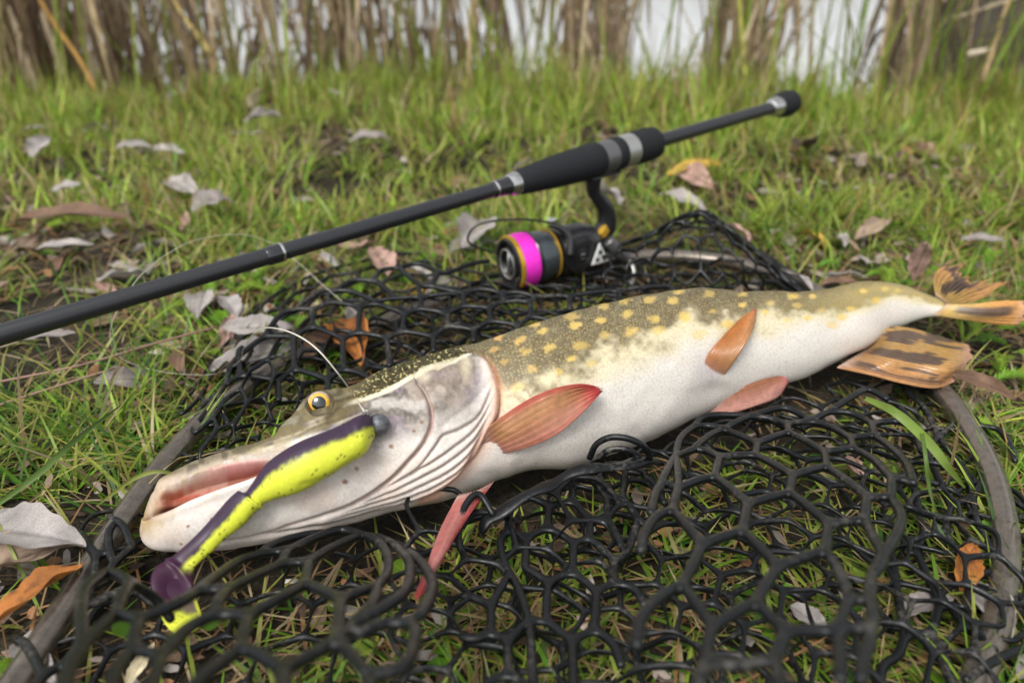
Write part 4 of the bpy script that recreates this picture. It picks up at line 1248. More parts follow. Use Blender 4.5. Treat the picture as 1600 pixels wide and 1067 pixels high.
# panel in the middle, hanging from the seam
dcen = lambda py: np.interp(py, [700, 730, 780, 850, 920, 1000, 1067, 1150], [.485, .468, .440, .407, .376, .342, .315, .285])
f6 = mapper(740, 680, 2.758, dcen)
R6 = dict(s1=(245, 268), s2=(420, 185), s3=(655, 155), s4=(735, 165), A=(325, 305), B=(322, 398), Cc=(228, 442), D=(145, 402), Ee=(155, 308), Ff=(430, 287), G=(502, 367), Hh=(500, 445), I=(432, 463), J=(508, 192), K=(576, 270), L=(577, 362), Mm=(642, 270), Nn=(712, 360), O=(222, 572), P=(320, 632), Q=(425, 590), R=(605, 540), S=(600, 640), T=(530, 672), U=(660, 520), V=(310, 802), W=(425, 885), X=(522, 838), Y=(780, 232), Z1=(240, 800), Z2=(160, 590), g1=(75, 735), g2=(75, 850), g3=(145, 890), g4=(150, 1030))
E6 = [['s1', 'A'], ['A', 'B'], ['B', 'Cc'], ['Cc', 'D'], ['D', 'Ee'], ['Ee', 's1'], ['A', 'Ff'], ['Ff', 'G'], ['G', 'Hh'], ['Hh', 'I'], ['I', 'B'], ['s2', 'Ff'], ['s2', 'J'], ['J', 'K'], ['K', 'L'], ['L', 'G'], ['K', 'Mm'], ['Mm', 's3'], ['Mm', 'Nn'], ['s3', 's4'], ['s4', 'Y'], ['Cc', 'O'], ['O', 'P'], ['P', 'Q'], ['Q', 'I'], ['Hh', 'R'], ['R', 'S'], ['S', 'T'], ['T', 'Q'], ['L', 'U'], ['U', 'R'], ['U', 'Nn'], ['P', 'V'], ['V', 'W'], ['W', 'X'], ['X', 'T'], ['D', (115, 460), (130, 540), 'Z2'], ['Z2', (200, 680), 'Z1'], ['Z1', 'V'], ['W', (430, 1067), (435, 1150)], ['X', (600, 900), (640, 1000)], ['S', (690, 660), (740, 740)], ['Nn', (770, 420)], ['Y', (830, 300)], ['Z1', (250, 950), (260, 1100)],
 ['g1', (0, 700), (-60, 690)], ['g1', 'Z2'], ['g1', 'g2'], ['g2', (0, 880), (-60, 860)], ['g2', 'g3'], ['g3', 'Z1'], ['g3', 'g4'], ['g4', (60, 1067), (20, 1150)], ['g4', (230, 1080), (240, 1160)]]
run(R6, E6, f6, .0023, 44)
# stretched meshes between the dome and the right side of the hoop
dr = lambda py: np.interp(py, [600, 640, 700, 760, 830, 900, 960, 1030, 1100], [.575, .545, .505, .470, .435, .402, .376, .350, .325])
f7 = mapper(1300, 600, 2.284, dr)
R7 = dict(m1=(420, 435), m2=(502, 408), m3=(405, 532), m4=(577, 598), m5=(325, 527), m6=(492, 697), m7=(582, 665), m8=(482, 788), m9=(382, 795), m10=(303, 602), m11=(355, 888), m12=(262, 892), m13=(380, 190), m14=(335, 240))
E7 = [['m1', 'm2'], ['m1', (380, 340), 'm14'], ['m14', (270, 120), (200, 40)], ['m14', 'm13'], ['m13', (330, 90), (250, 10)], ['m2', (480, 330), 'm13'], ['m1', 'm3'], ['m2', (520, 500), 'm4'], ['m3', 'm5'], ['m3', 'm6'], ['m4', (650, 555), (710, 540)], ['m4', 'm7'], ['m7', 'm6'], ['m7', (640, 720), (690, 800), (720, 850)], ['m6', 'm8'], ['m8', 'm9'], ['m8', (530, 900), (590, 960)], ['m9', 'm10'], ['m10', (250, 598)], ['m10', (325, 530), 'm5'], ['m5', (285, 350), (230, 220)], ['m9', 'm11'], ['m11', 'm12'], ['m11', (400, 1010), (440, 1100)], ['m12', (228, 720), (215, 600)], ['m12', (235, 970), (180, 1010), (170, 1120)],
 ['t1', (595, 165), (640, 230), (655, 280)], ['t2', (640, 410), (700, 450), (740, 480)], ['m13', (470, 120), 't1'], ['m2', (540, 350), 't2'], ['t3', (560, 1000), (640, 960), (720, 930)]]
R7.update(t1=(530, 150), t2=(580, 372), t3=(470, 1060))
run(R7, E7, f7, .0023, 45)
# bulge behind the head
dback = lambda py: (H - np.interp(py, [400, 430, 460, 480, 500, 530, 560, 600, 640], [.046, .044, .038, .034, .030, .024, .022, .020, .016])) / (math.sin(PITCH) + math.cos(PITCH) * (py - 533.5) / F)
f2 = mapper(540, 380, 4.444, dback)
def o1(x, y): return (x - 340 * 4.444, y)
R2 = dict(t1=(205, 262), t2=(370, 168), t3=(350, 385), t4=(645, 205), t5=(600, 300), t6=(525, 375), r1=(100, 442), r1b=(88, 622), r2=(208, 420), r3=(410, 490), r3b=(395, 612), r4=(522, 455), r5=(702, 490), r5b=(712, 577), r6=(815, 440), r7=(998, 450), r7b=(1005, 542), r8=(1094, 408), r9=(1280, 405), r9b=(1290, 512), u1=(822, 347), u2=(1090, 347), u3=(1330, 377), u4=(1560, 366), q1=(285, 657), q2=(610, 650), q3=(890, 602), q4=(1192, 570), u5=(1900, 330), u6=(2250, 300),
 v1=o1(1290, 460), v1b=o1(1280, 578), v2=o1(1150, 650), v2b=o1(1155, 875), w1=o1(1040, 955), w0=o1(785, 915), v3=o1(1490, 662), v3b=o1(1495, 878), w2=o1(1385, 945), x1=o1(1410, 410), x2=o1(1440, 330), x3=o1(940, 650), x4=o1(640, 1010))
E2 = [[o1(1340, 430), 'x1'], ['x1', (0, 425), 'r1'], ['x1', 'v1'], ['v1', o1(1180, 462), o1(1060, 500), 'x3'], ['x3', o1(760, 800), o1(700, 900), o1(690, 990)], ['v1', 'v1b'], ['v1b', 'v2'], ['v1b', 'v3'], ['v3', 'r1b'], ['v3', 'v3b'], ['v2', 'x3'], ['v2', 'v2b'], ['v2b', 'w1'], ['v2b', 'w2'], ['w2', 'v3b'], ['w2', o1(1395, 1040)], ['v3b', (90, 900), (200, 960)], ['w1', 'w0'], ['w1', o1(1048, 1100)], ['w0', o1(765, 770), o1(800, 720)], ['w0', 'x4'], ['x4', o1(560, 1150), o1(480, 1250)], ['x4', o1(640, 1150), o1(700, 1260)],
 [o1(1180, 440), o1(1340, 335), 'x2'], ['x2', o1(1560, 340), 't1b'], ['x2', o1(1560, 262), 't1'], ['x2', o1(1385, 380), 'x1'], ['t1b', 'r2'], ['t1', (240, 195), 't2'], ['t1', (280, 320), 't3'], ['t2', (480, 145), (570, 165), 't4'], ['t2', (420, 220), (510, 285), 't5b'], ['t5b', 't6'], ['t4', 't5'], ['t5', 't5b'], ['t4', (740, 197), (860, 150), (1000, 120)], ['t3', 't1b'], ['t3', 't6'], ['r1', 'r1b'], ['r1', 'r2'], ['r2', 'r3'], ['r3', 'r3b'], ['r3', 'r4'], ['r4', 't6'], ['r4', 'r5'], ['r5', 'r5b'], ['r5', 'r6'], ['r6', 'u1'], ['r6', 'r7'], ['r7', 'r7b'], ['r7', 'r8'], ['r8', 'u2'], ['r8', 'r9'], ['r9', 'r9b'], ['r9', 'u3'], ['u1', 't6'], ['u1', (950, 322), 'u2'], ['u2', (1210, 345), 'u3'], ['u3', 'u4'], ['u4', (1555, 470)], ['u4', 'u5'], ['u5', (1900, 430)], ['u5', 'u6'], ['u6', (2300, 400)], ['t5', (720, 330), 'u1'],
 ['r1b', 'q1'], ['q1', 'r3b'], ['q1', (310, 860)], ['r3b', 'q2'], ['q2', (612, 760)], ['q2', 'r5b'], ['r5b', 'q3'], ['q3', (890, 690)], ['q3', 'r7b'], ['r7b', 'q4'], ['q4', 'r9b'], ['r9b', (1420, 535)], ['q4', (1190, 640)]]
R2.update(t1b=(205, 405), t5b=(500, 300))
run(R2, E2, f2, .0024, 46)
# lower back layer seen through it
BACK = [
 [(306, 612, .008), (362, 536, .008), (432, 466, .008), (520, 425, .008), (648, 400, .008), (740, 418, .008), (850, 428, .008), (940, 430, .008)],
 [(335, 660, .020), (395, 600, .024), (470, 530, .024), (555, 485, .022), (660, 465, .020), (745, 470, .018), (850, 475, .016), (940, 470, .012)],
 [(346, 728, .006), (430, 690, .006), (510, 650, .006), (600, 610, .006), (680, 570, .006), (755, 545, .006), (840, 530, .006), (940, 510, .006)]]
hex_sheet(Z(BACK), .040, jit=.08, seed=60, thick=.0050)
# peaked fold behind the reel
TENT = [
 [(938, 398, .008), (1000, 372, .008), (1060, 360, .008), (1120, 365, .008), (1185, 392, .008), (1250, 440, .008)],
 [(948, 388, .030), (1005, 374, .045), (1060, 340, .066), (1108, 331, .068), (1168, 386, .048), (1238, 446, .020)],
 [(958, 420, .034), (1015, 405, .045), (1060, 380, .055), (1112, 376, .058), (1168, 420, .044), (1228, 452, .020)],
 [(965, 455, .014), (1020, 450, .020), (1065, 440, .028), (1112, 440, .030), (1162, 450, .024), (1216, 462, .014)]]
hex_sheet(Z(TENT), .030, jit=.05, seed=70, thick=.0060)
# welded seam across the middle of the bag
sp = catmull(np.array([at_z(*q) for q in [(752, 828, .022), (776, 803, .031), (841, 767, .038), (892, 741, .040), (976, 725, .041), (1030, 722, .030)]]), 60)
sp[:, 2] += .0012 * np.sin(np.linspace(0, 22, 60))
tube_obj('seam_band', sp, .0040 * (1 + .2 * np.sin(np.linspace(0, 31, 60))), M_RUBBER, net, 14, flat=.45)
for path in ([(1016, 722, .034), (1009, 700, .046), (985, 686, .052), (955, 683, .052), (932, 694, .046), (921, 716, .036)],
             [(1008, 726, .034), (985, 704, .044), (955, 702, .044), (936, 714, .038)],
             [(772, 806, .030), (748, 772, .038), (726, 792, .036), (716, 838, .030), (730, 880, .020)]):
    tube_obj('net_strand', catmull(np.array([at_z(*q) for q in path]), 30), .0019, M_RUBBER, net, 8)
# ------------------------------------------------------------------ spinning rod with its reel
RA = at_z(-60, 541, .092)
RB = at_z(1226, 163, .130)
_dx = RB - RA
def rod_at(px):
    """point of the rod axis seen at column px of the photograph"""
    lo, hi = -.3, 1.2
    for _ in range(50):
        m_ = (lo + hi) / 2
        if project(RA + _dx * m_)[0] < px: lo = m_
        else: hi = m_
    return RA + _dx * lo
rax = _dx / np.linalg.norm(_dx)
def rs(px, r):
    """(distance from RA, radius in metres) for a radius of r photo pixels"""
    p = rod_at(px); d = (p - EYE) @ FWD
    return ((p - RA) @ rax, r * d / F)
def carbon_mat():
    m, nt, b = new_mat('carbon_blank')
    set_in(b, rough=.42, spec=.5, coat=.25)
    b.inputs['Base Color'].default_value = (.015, .016, .019, 1)
    tc = N(nt, 'ShaderNodeTexCoord')
    n1 = N(nt, 'ShaderNodeTexNoise'); n1.inputs['Scale'].default_value = 700
    nt.links.new(tc.outputs['Object'], n1.inputs['Vector'])
    bp = N(nt, 'ShaderNodeBump'); bp.inputs['Strength'].default_value = .2; bp.inputs['Distance'].default_value = .0004
    nt.links.new(n1.outputs[0], bp.inputs['Height']); nt.links.new(bp.outputs[0], b.inputs['Normal'])
    return m
M_CARB = carbon_mat()
M_FOAM = simple_mat('foam', (.009, .010, .012), rough=.78, noise=.3, nscale=500, bump=.4, bscale=1500, spec=.3)
M_GLOSS = simple_mat('black_gloss', (.012, .013, .016), rough=.12, coat=.8)
M_SILVER = simple_mat('silver', (.62, .62, .60), rough=.24, metal=1.0)
M_SATIN = simple_mat('satin_silver', (.50, .50, .48), rough=.42, metal=.9)
M_GREY = simple_mat('grey_seat', (.16, .16, .165), rough=.38, metal=.7)
M_GREYBLUE = simple_mat('grey_rotor', (.065, .08, .09), rough=.3, metal=.5, coat=.4)
M_DARK = simple_mat('reel_black', (.012, .012, .014), rough=.32, coat=.3)
M_GOLD = simple_mat('gold', (.62, .36, .04), rough=.3, metal=.6)
M_WHITE = simple_mat('badge_white', (.55, .56, .54), rough=.4)
M_PINK = simple_mat('pink_braid', (.74, .020, .50), rough=.55, noise=.12, nscale=300, bump=.3, bscale=900)

rod = thing('fishing_rod', 'black spinning rod with foam grip and a reel holding pink line, propped above the grass', 'fishing rod')
def seg(name, pr, mat, parent=rod, ns=40):
    return lathe_obj(name, RA, rax, [rs(*q) for q in pr], mat, parent, ns)
lathe_obj('blank_tip', RA, rax, [(-1.15, .0008), (-.6, .0032), (0, rs(-60, 17.5)[1])], M_CARB, rod, 24)
seg('blank', [(-60, 17.5), (200, 15.2), (416, 13.4), (620, 12.2), (776, 11.4), (800, 11.4)], M_CARB)
seg('joint_wrap', [(414, 13.2), (417, 14.6), (424, 15.0), (438, 15.0), (443, 14.6), (445, 13.2)], M_GLOSS)
seg('silver_ring', [(437.5, 15.0), (438, 15.5), (441, 15.5), (441.5, 15.0)], M_SILVER)
seg('front_wrap', [(768, 11.2), (770, 12.6), (780, 13.2), (792, 14.6), (797, 15)], M_GLOSS)
seg('silver_ring', [(772, 12.7), (772.4, 13.3), (774.6, 13.4), (775, 12.9)], M_SILVER)
seg('winding_check', [(793, 13), (794, 16), (799, 18), (806, 18.6), (809, 17)], M_SILVER)
seg('fore_grip', [(803, 15), (807, 18.5), (815, 20), (835, 22.2), (865, 25), (895, 26.6), (920, 27.2), (932, 26.6), (935, 24)], M_FOAM)
seg('reel_seat', [(922, 22), (930, 25), (945, 25.2), (960, 25)], M_GREY)
seg('locking_ring', [(952, 24), (954, 26), (960, 26.6), (966, 26), (968, 24)], M_FOAM)
seg('hood_ring', [(962, 22), (963, 25.2), (976, 25.4), (988, 25.2), (990, 22)], M_SATIN)
seg('rear_grip', [(983, 20), (985, 25.6), (992, 26.4), (1012, 26), (1020, 24.6), (1024, 20), (1025, 12)], M_FOAM)
seg('silver_ring', [(1023, 11.5), (1024, 13), (1027, 13), (1028, 11.5)], M_SILVER)
seg('handle_shaft', [(1024, 11), (1060, 10.6), (1140, 9.8), (1208, 9.4)], M_CARB)
seg('butt_ring', [(1203, 9), (1204, 12), (1210, 15), (1217, 16.2), (1219, 14)], M_SILVER)
seg('butt_cap', [(1215, 13), (1216, 17.6), (1221, 19.6), (1229, 20), (1236, 18.4), (1240, 14), (1241, 6)], M_FOAM)

# --- reel hangs from the seat: local frame
R0 = rod_at(925)
ex_ = -rax                                        # towards the tip
ez_ = np.array([0, 0, -1.0]); ez_ -= ex_ * (ez_ @ ex_); ez_ /= np.linalg.norm(ez_)
ey_ = np.cross(ez_, ex_)                          # sideways
if ey_ @ (EYE - R0) < 0: ey_ = -ey_               # towards the camera
ex_, ey_ = ex_ * math.cos(.20) - ey_ * math.sin(.20), ey_ * math.cos(.20) + ex_ * math.sin(.20)
AXZ = .081
O_ = R0 + ez_ * AXZ + ex_ * .036
def RL(x, y, z): return O_ + ex_ * x + ey_ * y + ez_ * z
spx = ex_ + ey_ * .16                              # the spool faces slightly to the camera
spx = ex_
# body of the reel
def blob(name, pts, radii, mat, parent, ns=20, flat=None, n=30):
    p = catmull(np.array(pts), n); r = np.interp(np.linspace(0, 1, n), np.linspace(0, 1, len(radii)), radii)
    return tube_obj(name, p, r, mat, parent, ns, flat)
reel = lathe_obj('reel', RL(-.046, 0, 0), ex_, [(0, .006), (.004, .013), (.012, .020), (.024, .0235), (.036, .0235), (.046, .0225), (.052, .022), (.054, .012)], M_DARK, rod, 48)
reel['label'] = 'black and grey spinning reel with gold trim and pink line'
blob('reel_stem', [RL(-.038, 0, -AXZ + .014), RL(-.038, 0, -AXZ + .028), RL(-.044, 0, -.044), RL(-.053, .0, -.030), RL(-.052, 0, -.012), RL(-.034, 0, 0)], [.0078, .0066, .0070, .0085, .0100, .011], M_DARK, reel, 16)
blob('reel_foot', [RL(-.004, 0, -AXZ + .0155), RL(-.028, 0, -AXZ + .0150), RL(-.044, 0, -AXZ + .0150), RL(-.068, 0, -AXZ + .0155)], [.0025, .005, .005, .0025], M_DARK, reel, 12, flat=.6)
lathe_obj('side_cover', RL(-.012, .010, 0), ey_, [(0, .0185), (.008, .0185), (.0115, .0168), (.013, .012), (.013, .0085), (.011, .008)], M_DARK, reel, 40)
lathe_obj('cover_screw', RL(-.012, .0208, 0), ey_, [(0, .0045), (.0018, .0042), (.0026, .003)], M_SATIN, reel, 20)
# rotor and spool
lathe_obj('rotor', RL(.008, 0, 0), ex_, [(0, .018), (.002, .0215), (.010, .0235), (.020, .0243), (.0225, .0240), (.0225, .018)], M_GREYBLUE, reel, 56, closed=False)
lathe_obj('gold_ring', RL(.0100, 0, 0), ex_, [(0, .0224), (.0003, .0236), (.0020, .0240), (.0023, .0226)], M_GOLD, reel, 56, closed=False)
lathe_obj('spool_skirt', RL(.030, 0, 0), ex_, [(0, .020), (.0005, .0252), (.003, .0262), (.0042, .0256)], M_DARK, reel, 56, closed=False)
ln_ = []
for i in range(19):
    t = i / 18
    ln_.append((t * .0165, .0252 + .0006 * math.sin(t * math.pi) + (.00022 if i % 2 else 0)))
spool = lathe_obj('line_winding', RL(.0338, 0, 0), ex_, [(0, .018)] + ln_ + [(.0166, .018)], M_PINK, reel, 64, closed=False)
lathe_obj('gold_lip', RL(.0498, 0, 0), ex_, [(0, .0225), (.0002, .0258), (.0018, .0264), (.0036, .0258), (.0042, .0240)], M_GOLD, reel, 64, closed=False)
lathe_obj('spool_face', RL(.0500, 0, 0), ex_, [(.0032, .0242), (.0050, .0238), (.0058, .0222), (.0052, .0205), (.0005, .0195), (.0005, .004)], M_DARK, reel, 64, closed=False)
lathe_obj('drag_knob', RL(.0505, 0, 0), ex_, [(0, .0150), (.0036, .0150), (.0040, .0142), (.0012, .0130), (.0008, .009), (.0008, .001)], M_DARK, reel, 48, closed=False)
lathe_obj('knob_ring', RL(.0520, 0, 0), ex_, [(.0030, .0140), (.0044, .0146), (.0050, .0138), (.0044, .0128), (.0030, .0132)], M_SATIN, reel, 48, closed=False)
bar0 = RL(.0545, 0, 0)
dv_ = (ez_ * .93 - ey_ * .15)
tube_obj('drag_bar', np.array([bar0 - dv_ * .0125, bar0, bar0 + dv_ * .0125]), .0016, M_SATIN, reel, 10)
# bail arm, roller and wire
ba = RL(.006, .004, -.0245)
blob('bail_arm', [RL(.002, .022, -.004), RL(-.001, .018, -.018), RL(.004, .012, -.027), RL(.014, .006, -.0315)], [.0075, .0068, .0058, .0048], M_DARK, reel, 14, flat=.55)
lathe_obj('line_roller', RL(.0105, .002, -.0335), ey_, [(0, .0020), (.0006, .0038), (.0030, .0030), (.0060, .0034), (.0064, .0040), (.0072, .0022)], M_SILVER, reel, 24)
bw = catmull(np.array([RL(.014, .004, -.0330), RL(.032, -.004, -.0370), RL(.060, -.010, -.0400), RL(.080, -.014, -.0370), RL(.086, -.018, -.024), RL(.070, -.024, -.010), RL(.044, -.027, .002), RL(.016, -.027, .006)]), 60)
tube_obj('bail_wire', bw, .0011, M_DARK, reel, 10)
blob('bail_arm', [RL(-.002, -.023, .004), RL(.010, -.0255, .005), RL(.020, -.0265, .006)], [.006, .005, .003], M_DARK, reel, 12, flat=.6)
# triangular badge with three dark marks
bc = RL(-.0300, .0245, .0005)
def badge():
    bm = bmesh.new()
    tri = [(-.0100, .0095), (.0095, .0095), (-.0015, -.0110)]
    lo = [bm.verts.new(bc - ex_ * a + ez_ * b) for a, b in tri]
    hi = [bm.verts.new(bc - ex_ * a * .94 + ez_ * b * .94 + ey_ * .0022) for a, b in tri]
    bm.faces.new(lo); bm.faces.new(hi[::-1])
    for i in range(3): bm.faces.new([lo[i], hi[i], hi[(i + 1) % 3], lo[(i + 1) % 3]])
    bmesh.ops.recalc_face_normals(bm, faces=bm.faces)
    me = bpy.data.meshes.new('badge'); bm.to_mesh(me); bm.free()
    return link_mesh('badge', me, M_WHITE, reel)
badge()
for a, b, s_k in [(-.0042, .0048, .0021), (.0034, .0050, .0021), (-.0010, -.0022, .0022)]:
    lathe_obj('badge_mark', bc - ex_ * a + ez_ * b + ey_ * .0022, ey_, [(0, s_k), (.0003, s_k), (.0004, s_k * .8)], M_DARK, reel, 5)
lathe_obj('gold_collar', RL(-.0420, .004, -.0150), ez_ * .8 - ex_ * .6, [(0, .0068), (.0005, .0080), (.0065, .0080), (.0070, .0068)], M_GOLD, reel, 32)
# handle on the far side, swung down
blob('handle_shaft', [RL(-.044, .016, -.006), RL(-.054, .020, .006), RL(-.062, .022, .014)], [.0066, .0068, .0056], M_GREY, reel, 18)
blob('handle_arm', [RL(-.062, .022, .014), RL(-.0665, .026, .020), RL(-.064, .034, .028), RL(-.056, .040, .033), RL(-.050, .043, .034)], [.0030, .0032, .0028, .0025, .0022], M_SATIN, reel, 12, flat=.7)
lathe_obj('handle_knob', RL(-.044, .046, .026), ez_ * .85 - ex_ * .35 + ey_ * .3, [(0, .0030), (.001, .0052), (.004, .0058), (.0045, .0048), (.0056, .0048), (.0062, .0060), (.013, .0062), (.015, .0050), (.0155, .002)], M_SATIN, reel, 28)

# ------------------------------------------------------------------ line from the lure
LPX = [(574, 648, None, jd - .006), (566, 638, None, jd - .010), (549, 612, .075, None), (528, 583, .092, None), (498, 548, .105, None), (470, 527, .108, None), (440, 515, .104, None), (412, 513, .092, None), (392, 526, .075, None), (380, 546, .050, None), (372, 566, .028, None), (330, 585, .014, None), (250, 580, .012, None), (190, 560, .016, None),
       (172, 528, .035, None), (182, 488, .055, None), (222, 428, .075, None), (280, 386, .085, None), (330, 370, .086, None), (382, 367, .080, None), (424, 380, .070, None), (460, 405, .058, None), (505, 446, .045, None), (560, 492, .030, None)]
lp = np.array([at_z(a, b, z) if z is not None else at_d(a, b, d) for a, b, z, d in LPX])
M_LINE = simple_mat('leader', (.55, .52, .45), rough=.25, spec=.5)
fl = tube_obj('fishing_line', catmull(lp, 400), np.interp(np.arange(400), [0, 110, 160, 400], [.00045, .00045, .00016, .00020]), M_LINE, None, 6)
tag(fl, 'thin pale leader line arching from the lure over the net', 'fishing line')
# ------------------------------------------------------------------ grass
def blades(name, xy, length, width, az, lean, curv, colr, seg_n=4, mat=M_GRASS, z0=None, tipcol=None, kind='stuff', taper=.75, twist=None):
    """flat tapering blades: lean = angle from vertical at the root, curv = added angle towards the tip"""
    n = len(xy)
    gz = ground_h(xy[:, 0], xy[:, 1]) if z0 is None else z0
    p = np.stack([xy[:, 0], xy[:, 1], gz], -1)
    dr = np.stack([np.cos(az), np.sin(az), np.zeros(n)], -1)
    pr = np.stack([-np.sin(az), np.cos(az), np.zeros(n)], -1)
    if twist is not None:
        pr = pr * np.cos(twist)[:, None] + dr * np.sin(twist)[:, None]
    rows = []
    for k in range(seg_n + 1):
        t = k / seg_n
        w = width * (1 - t ** 2 * .3) * (1 - t) ** (taper * .6) if k < seg_n else width * .04
        if k == 0: w = width * .7
        rows.append(np.stack([p - pr * (w / 2)[:, None], p + pr * (w / 2)[:, None]], 1))
        a = lean + curv * t
        p = p + (dr * np.sin(a)[:, None] + np.array([0, 0, 1.0]) * np.cos(a)[:, None]) * (length / seg_n)[:, None]
        p[:, 2] = np.maximum(p[:, 2], gz + .0015)
    V = np.stack(rows, 1).reshape(n, -1, 3)
    m = V.shape[1]
    q0 = np.array([[2 * k, 2 * k + 1, 2 * k + 3, 2 * k + 2] for k in range(seg_n)])
    Q = (q0[None] + (np.arange(n) * m)[:, None, None]).reshape(-1, 4)
    c = np.repeat(colr[:, None], m, 1)
    if tipcol is not None:
        tw = np.repeat(np.linspace(0, 1, seg_n + 1) ** 2, 2)[None, :, None]
        c = c * (1 - tw) + tipcol[:, None] * tw
    me = fast_mesh(name, V.reshape(-1, 3), Q, col=c.reshape(-1, 3))
    o = link_mesh(name, me, mat)
    if kind: o['kind'] = kind
    return o

def scatter(n, y0, y1, pw=1.0, margin=.24):
    y = y0 + (y1 - y0) * RNG.random(n) ** pw
    d = y * .891 + .136
    x = (RNG.random(n) * 2 - 1) * (.643 * d + margin)
    return np.stack([x, y], -1)

fc2 = cen[::6, :2]; fa2 = aa[::6]
def under_fish(xy, k=.85):
    d = np.linalg.norm(xy[:, None] - fc2[None], axis=2)
    return (d < fa2[None] * k).any(1)
def near_reel(xy):
    a, b = O_[:2] - ex_[:2] * .05, O_[:2] + ex_[:2] * .07
    t = np.clip(((xy - a) @ (b - a)) / ((b - a) @ (b - a)), 0, 1)
    return np.linalg.norm(xy - (a + t[:, None] * (b - a)), axis=1) < .027
hoop_big = hoop2 + (hoop2 - hoop2.mean(0)) * 0.0
def inhoop_np(xy): return in_poly(xy, hoop_big)

GREENS = np.array([[.10, .23, .018], [.15, .29, .022], [.22, .34, .032], [.29, .38, .05], [.06, .155, .022], [.32, .34, .075]])
STRAW = np.array([[.36, .27, .14], [.27, .18, .09], [.42, .34, .20], [.20, .13, .07], [.30, .16, .07]])
def pick(arr, n, w=None):
    c = arr[RNG.choice(len(arr), n, p=w)]
    return c * (1 + RNG.normal(0, .15, (n, 1)))
def dryness(xy):
    return .5 + .5 * vnoise(xy, 5.5, 71) + .35 * vnoise(xy, 16, 72)

def make_grass(name, n, y0, y1, L, W, lean, curv, pw=1, cond=None, greens=GREENS, dry=.25):
    xy = scatter(n, y0, y1, pw)
    # half of the blades grow in tufts
    nt_ = max(8, n // 26); tc_ = scatter(nt_, y0, y1, pw); own = RNG.integers(0, nt_, n); tuft = RNG.random(n) < .55
    off_ = RNG.normal(0, 1, (n, 2)); off_ /= np.linalg.norm(off_, axis=1)[:, None]; rad_ = np.abs(RNG.normal(0, .006 + .006 * (y0 > .8), n))
    xy[tuft] = (tc_[own] + off_ * rad_[:, None])[tuft]
    tint = RNG.normal(0, .22, (nt_, 1))
    dens = vnoise(xy, 7, 73) + .5 * vnoise(xy, 22, 74)
    keep = RNG.random(n) < np.clip(.65 + .95 * dens, .06, 1)
    keep &= ~under_fish(xy) & ~near_reel(xy)
    if cond is not None: keep &= cond(xy)
    mud = smooth(-.06, -.16, xy[:, 0]) * smooth(.42, .33, xy[:, 1])      # bare trodden mud at the near left
    keep &= RNG.random(n) > .85 * mud
    xy = xy[keep]; n = len(xy); tuft = tuft[keep]; own = own[keep]; off_ = off_[keep]
    length = RNG.uniform(L[0], L[1], n) * (1 + .35 * vnoise(xy, 6, 75))
    width = RNG.uniform(W[0], W[1], n)
    az = RNG.uniform(0, 2 * math.pi, n) * .6 + 2.2 * vnoise(xy, 8, 76)
    az = np.where(tuft, np.arctan2(off_[:, 1], off_[:, 0]) + RNG.normal(0, .4, n), az)
    le = RNG.uniform(lean[0], lean[1], n); cu = RNG.uniform(curv[0], curv[1], n)
    c = pick(greens, n)
    c = np.where(tuft[:, None], c * (1 + tint[own]), c * .85)
    isdry = RNG.random(n) < dry * (.3 + 1.4 * np.clip(dryness(xy), 0, 1))
    c[isdry] = pick(STRAW, n)[isdry]
    tip = c.copy()
    yl = RNG.random(n) < .25
    tip[yl] = np.array([.34, .26, .07])
    return blades(name, xy, length, width, az, le, cu, np.clip(c, .01, .6), tipcol=np.clip(tip, .01, .6), twist=RNG.uniform(-.9, .9, n))

out_h = lambda xy: ~inhoop_np(xy)
make_grass('grass', 20000, .18, .85, (.02, .055), (.0016, .0036), (.9, 1.5), (.0, .6), cond=inhoop_np, dry=.18)
make_grass('grass', 33000, .15, .95, (.025, .065), (.0015, .0034), (.55, 1.4), (.1, .9), cond=out_h, dry=.13)
make_grass('grass', 34000, .85, 1.95, (.035, .07), (.0026, .0052), (.2, 1.2), (.1, 1.0), pw=.8, dry=.12, greens=GREENS[[1, 2, 3, 3, 5]])
make_grass('tall_grass', 5000, 1.25, 1.95, (.06, .12), (.0028, .005), (.05, .5), (.0, .8), pw=.8, dry=.22, greens=GREENS[[1, 2, 3, 5]])
# dead straw matted over the soil
def straw(name, n, y0, y1, L, zr, cond=None):
    xy = scatter(n, y0, y1)
    k_ = ~under_fish(xy)
    if cond is not None: k_ &= cond(xy)
    k_ &= RNG.random(n) < np.clip(.35 + 1.0 * dryness(xy), .1, 1)
    xy = xy[k_]; n = len(xy)
    return blades(name, xy, RNG.uniform(*L, n), RNG.uniform(.0008, .002, n), RNG.uniform(0, 6.28, n), RNG.uniform(1.35, 1.6, n), RNG.uniform(-.15, .3, n),
                  np.clip(pick(STRAW, n), .02, .6), z0=ground_h(xy[:, 0], xy[:, 1]) + RNG.uniform(*zr, n), taper=.3, twist=RNG.uniform(-1, 1, n))
straw('dry_straw', 6000, .15, .95, (.02, .07), (.001, .012))
straw('dry_straw', 5000, .9, 1.8, (.03, .10), (.004, .03))

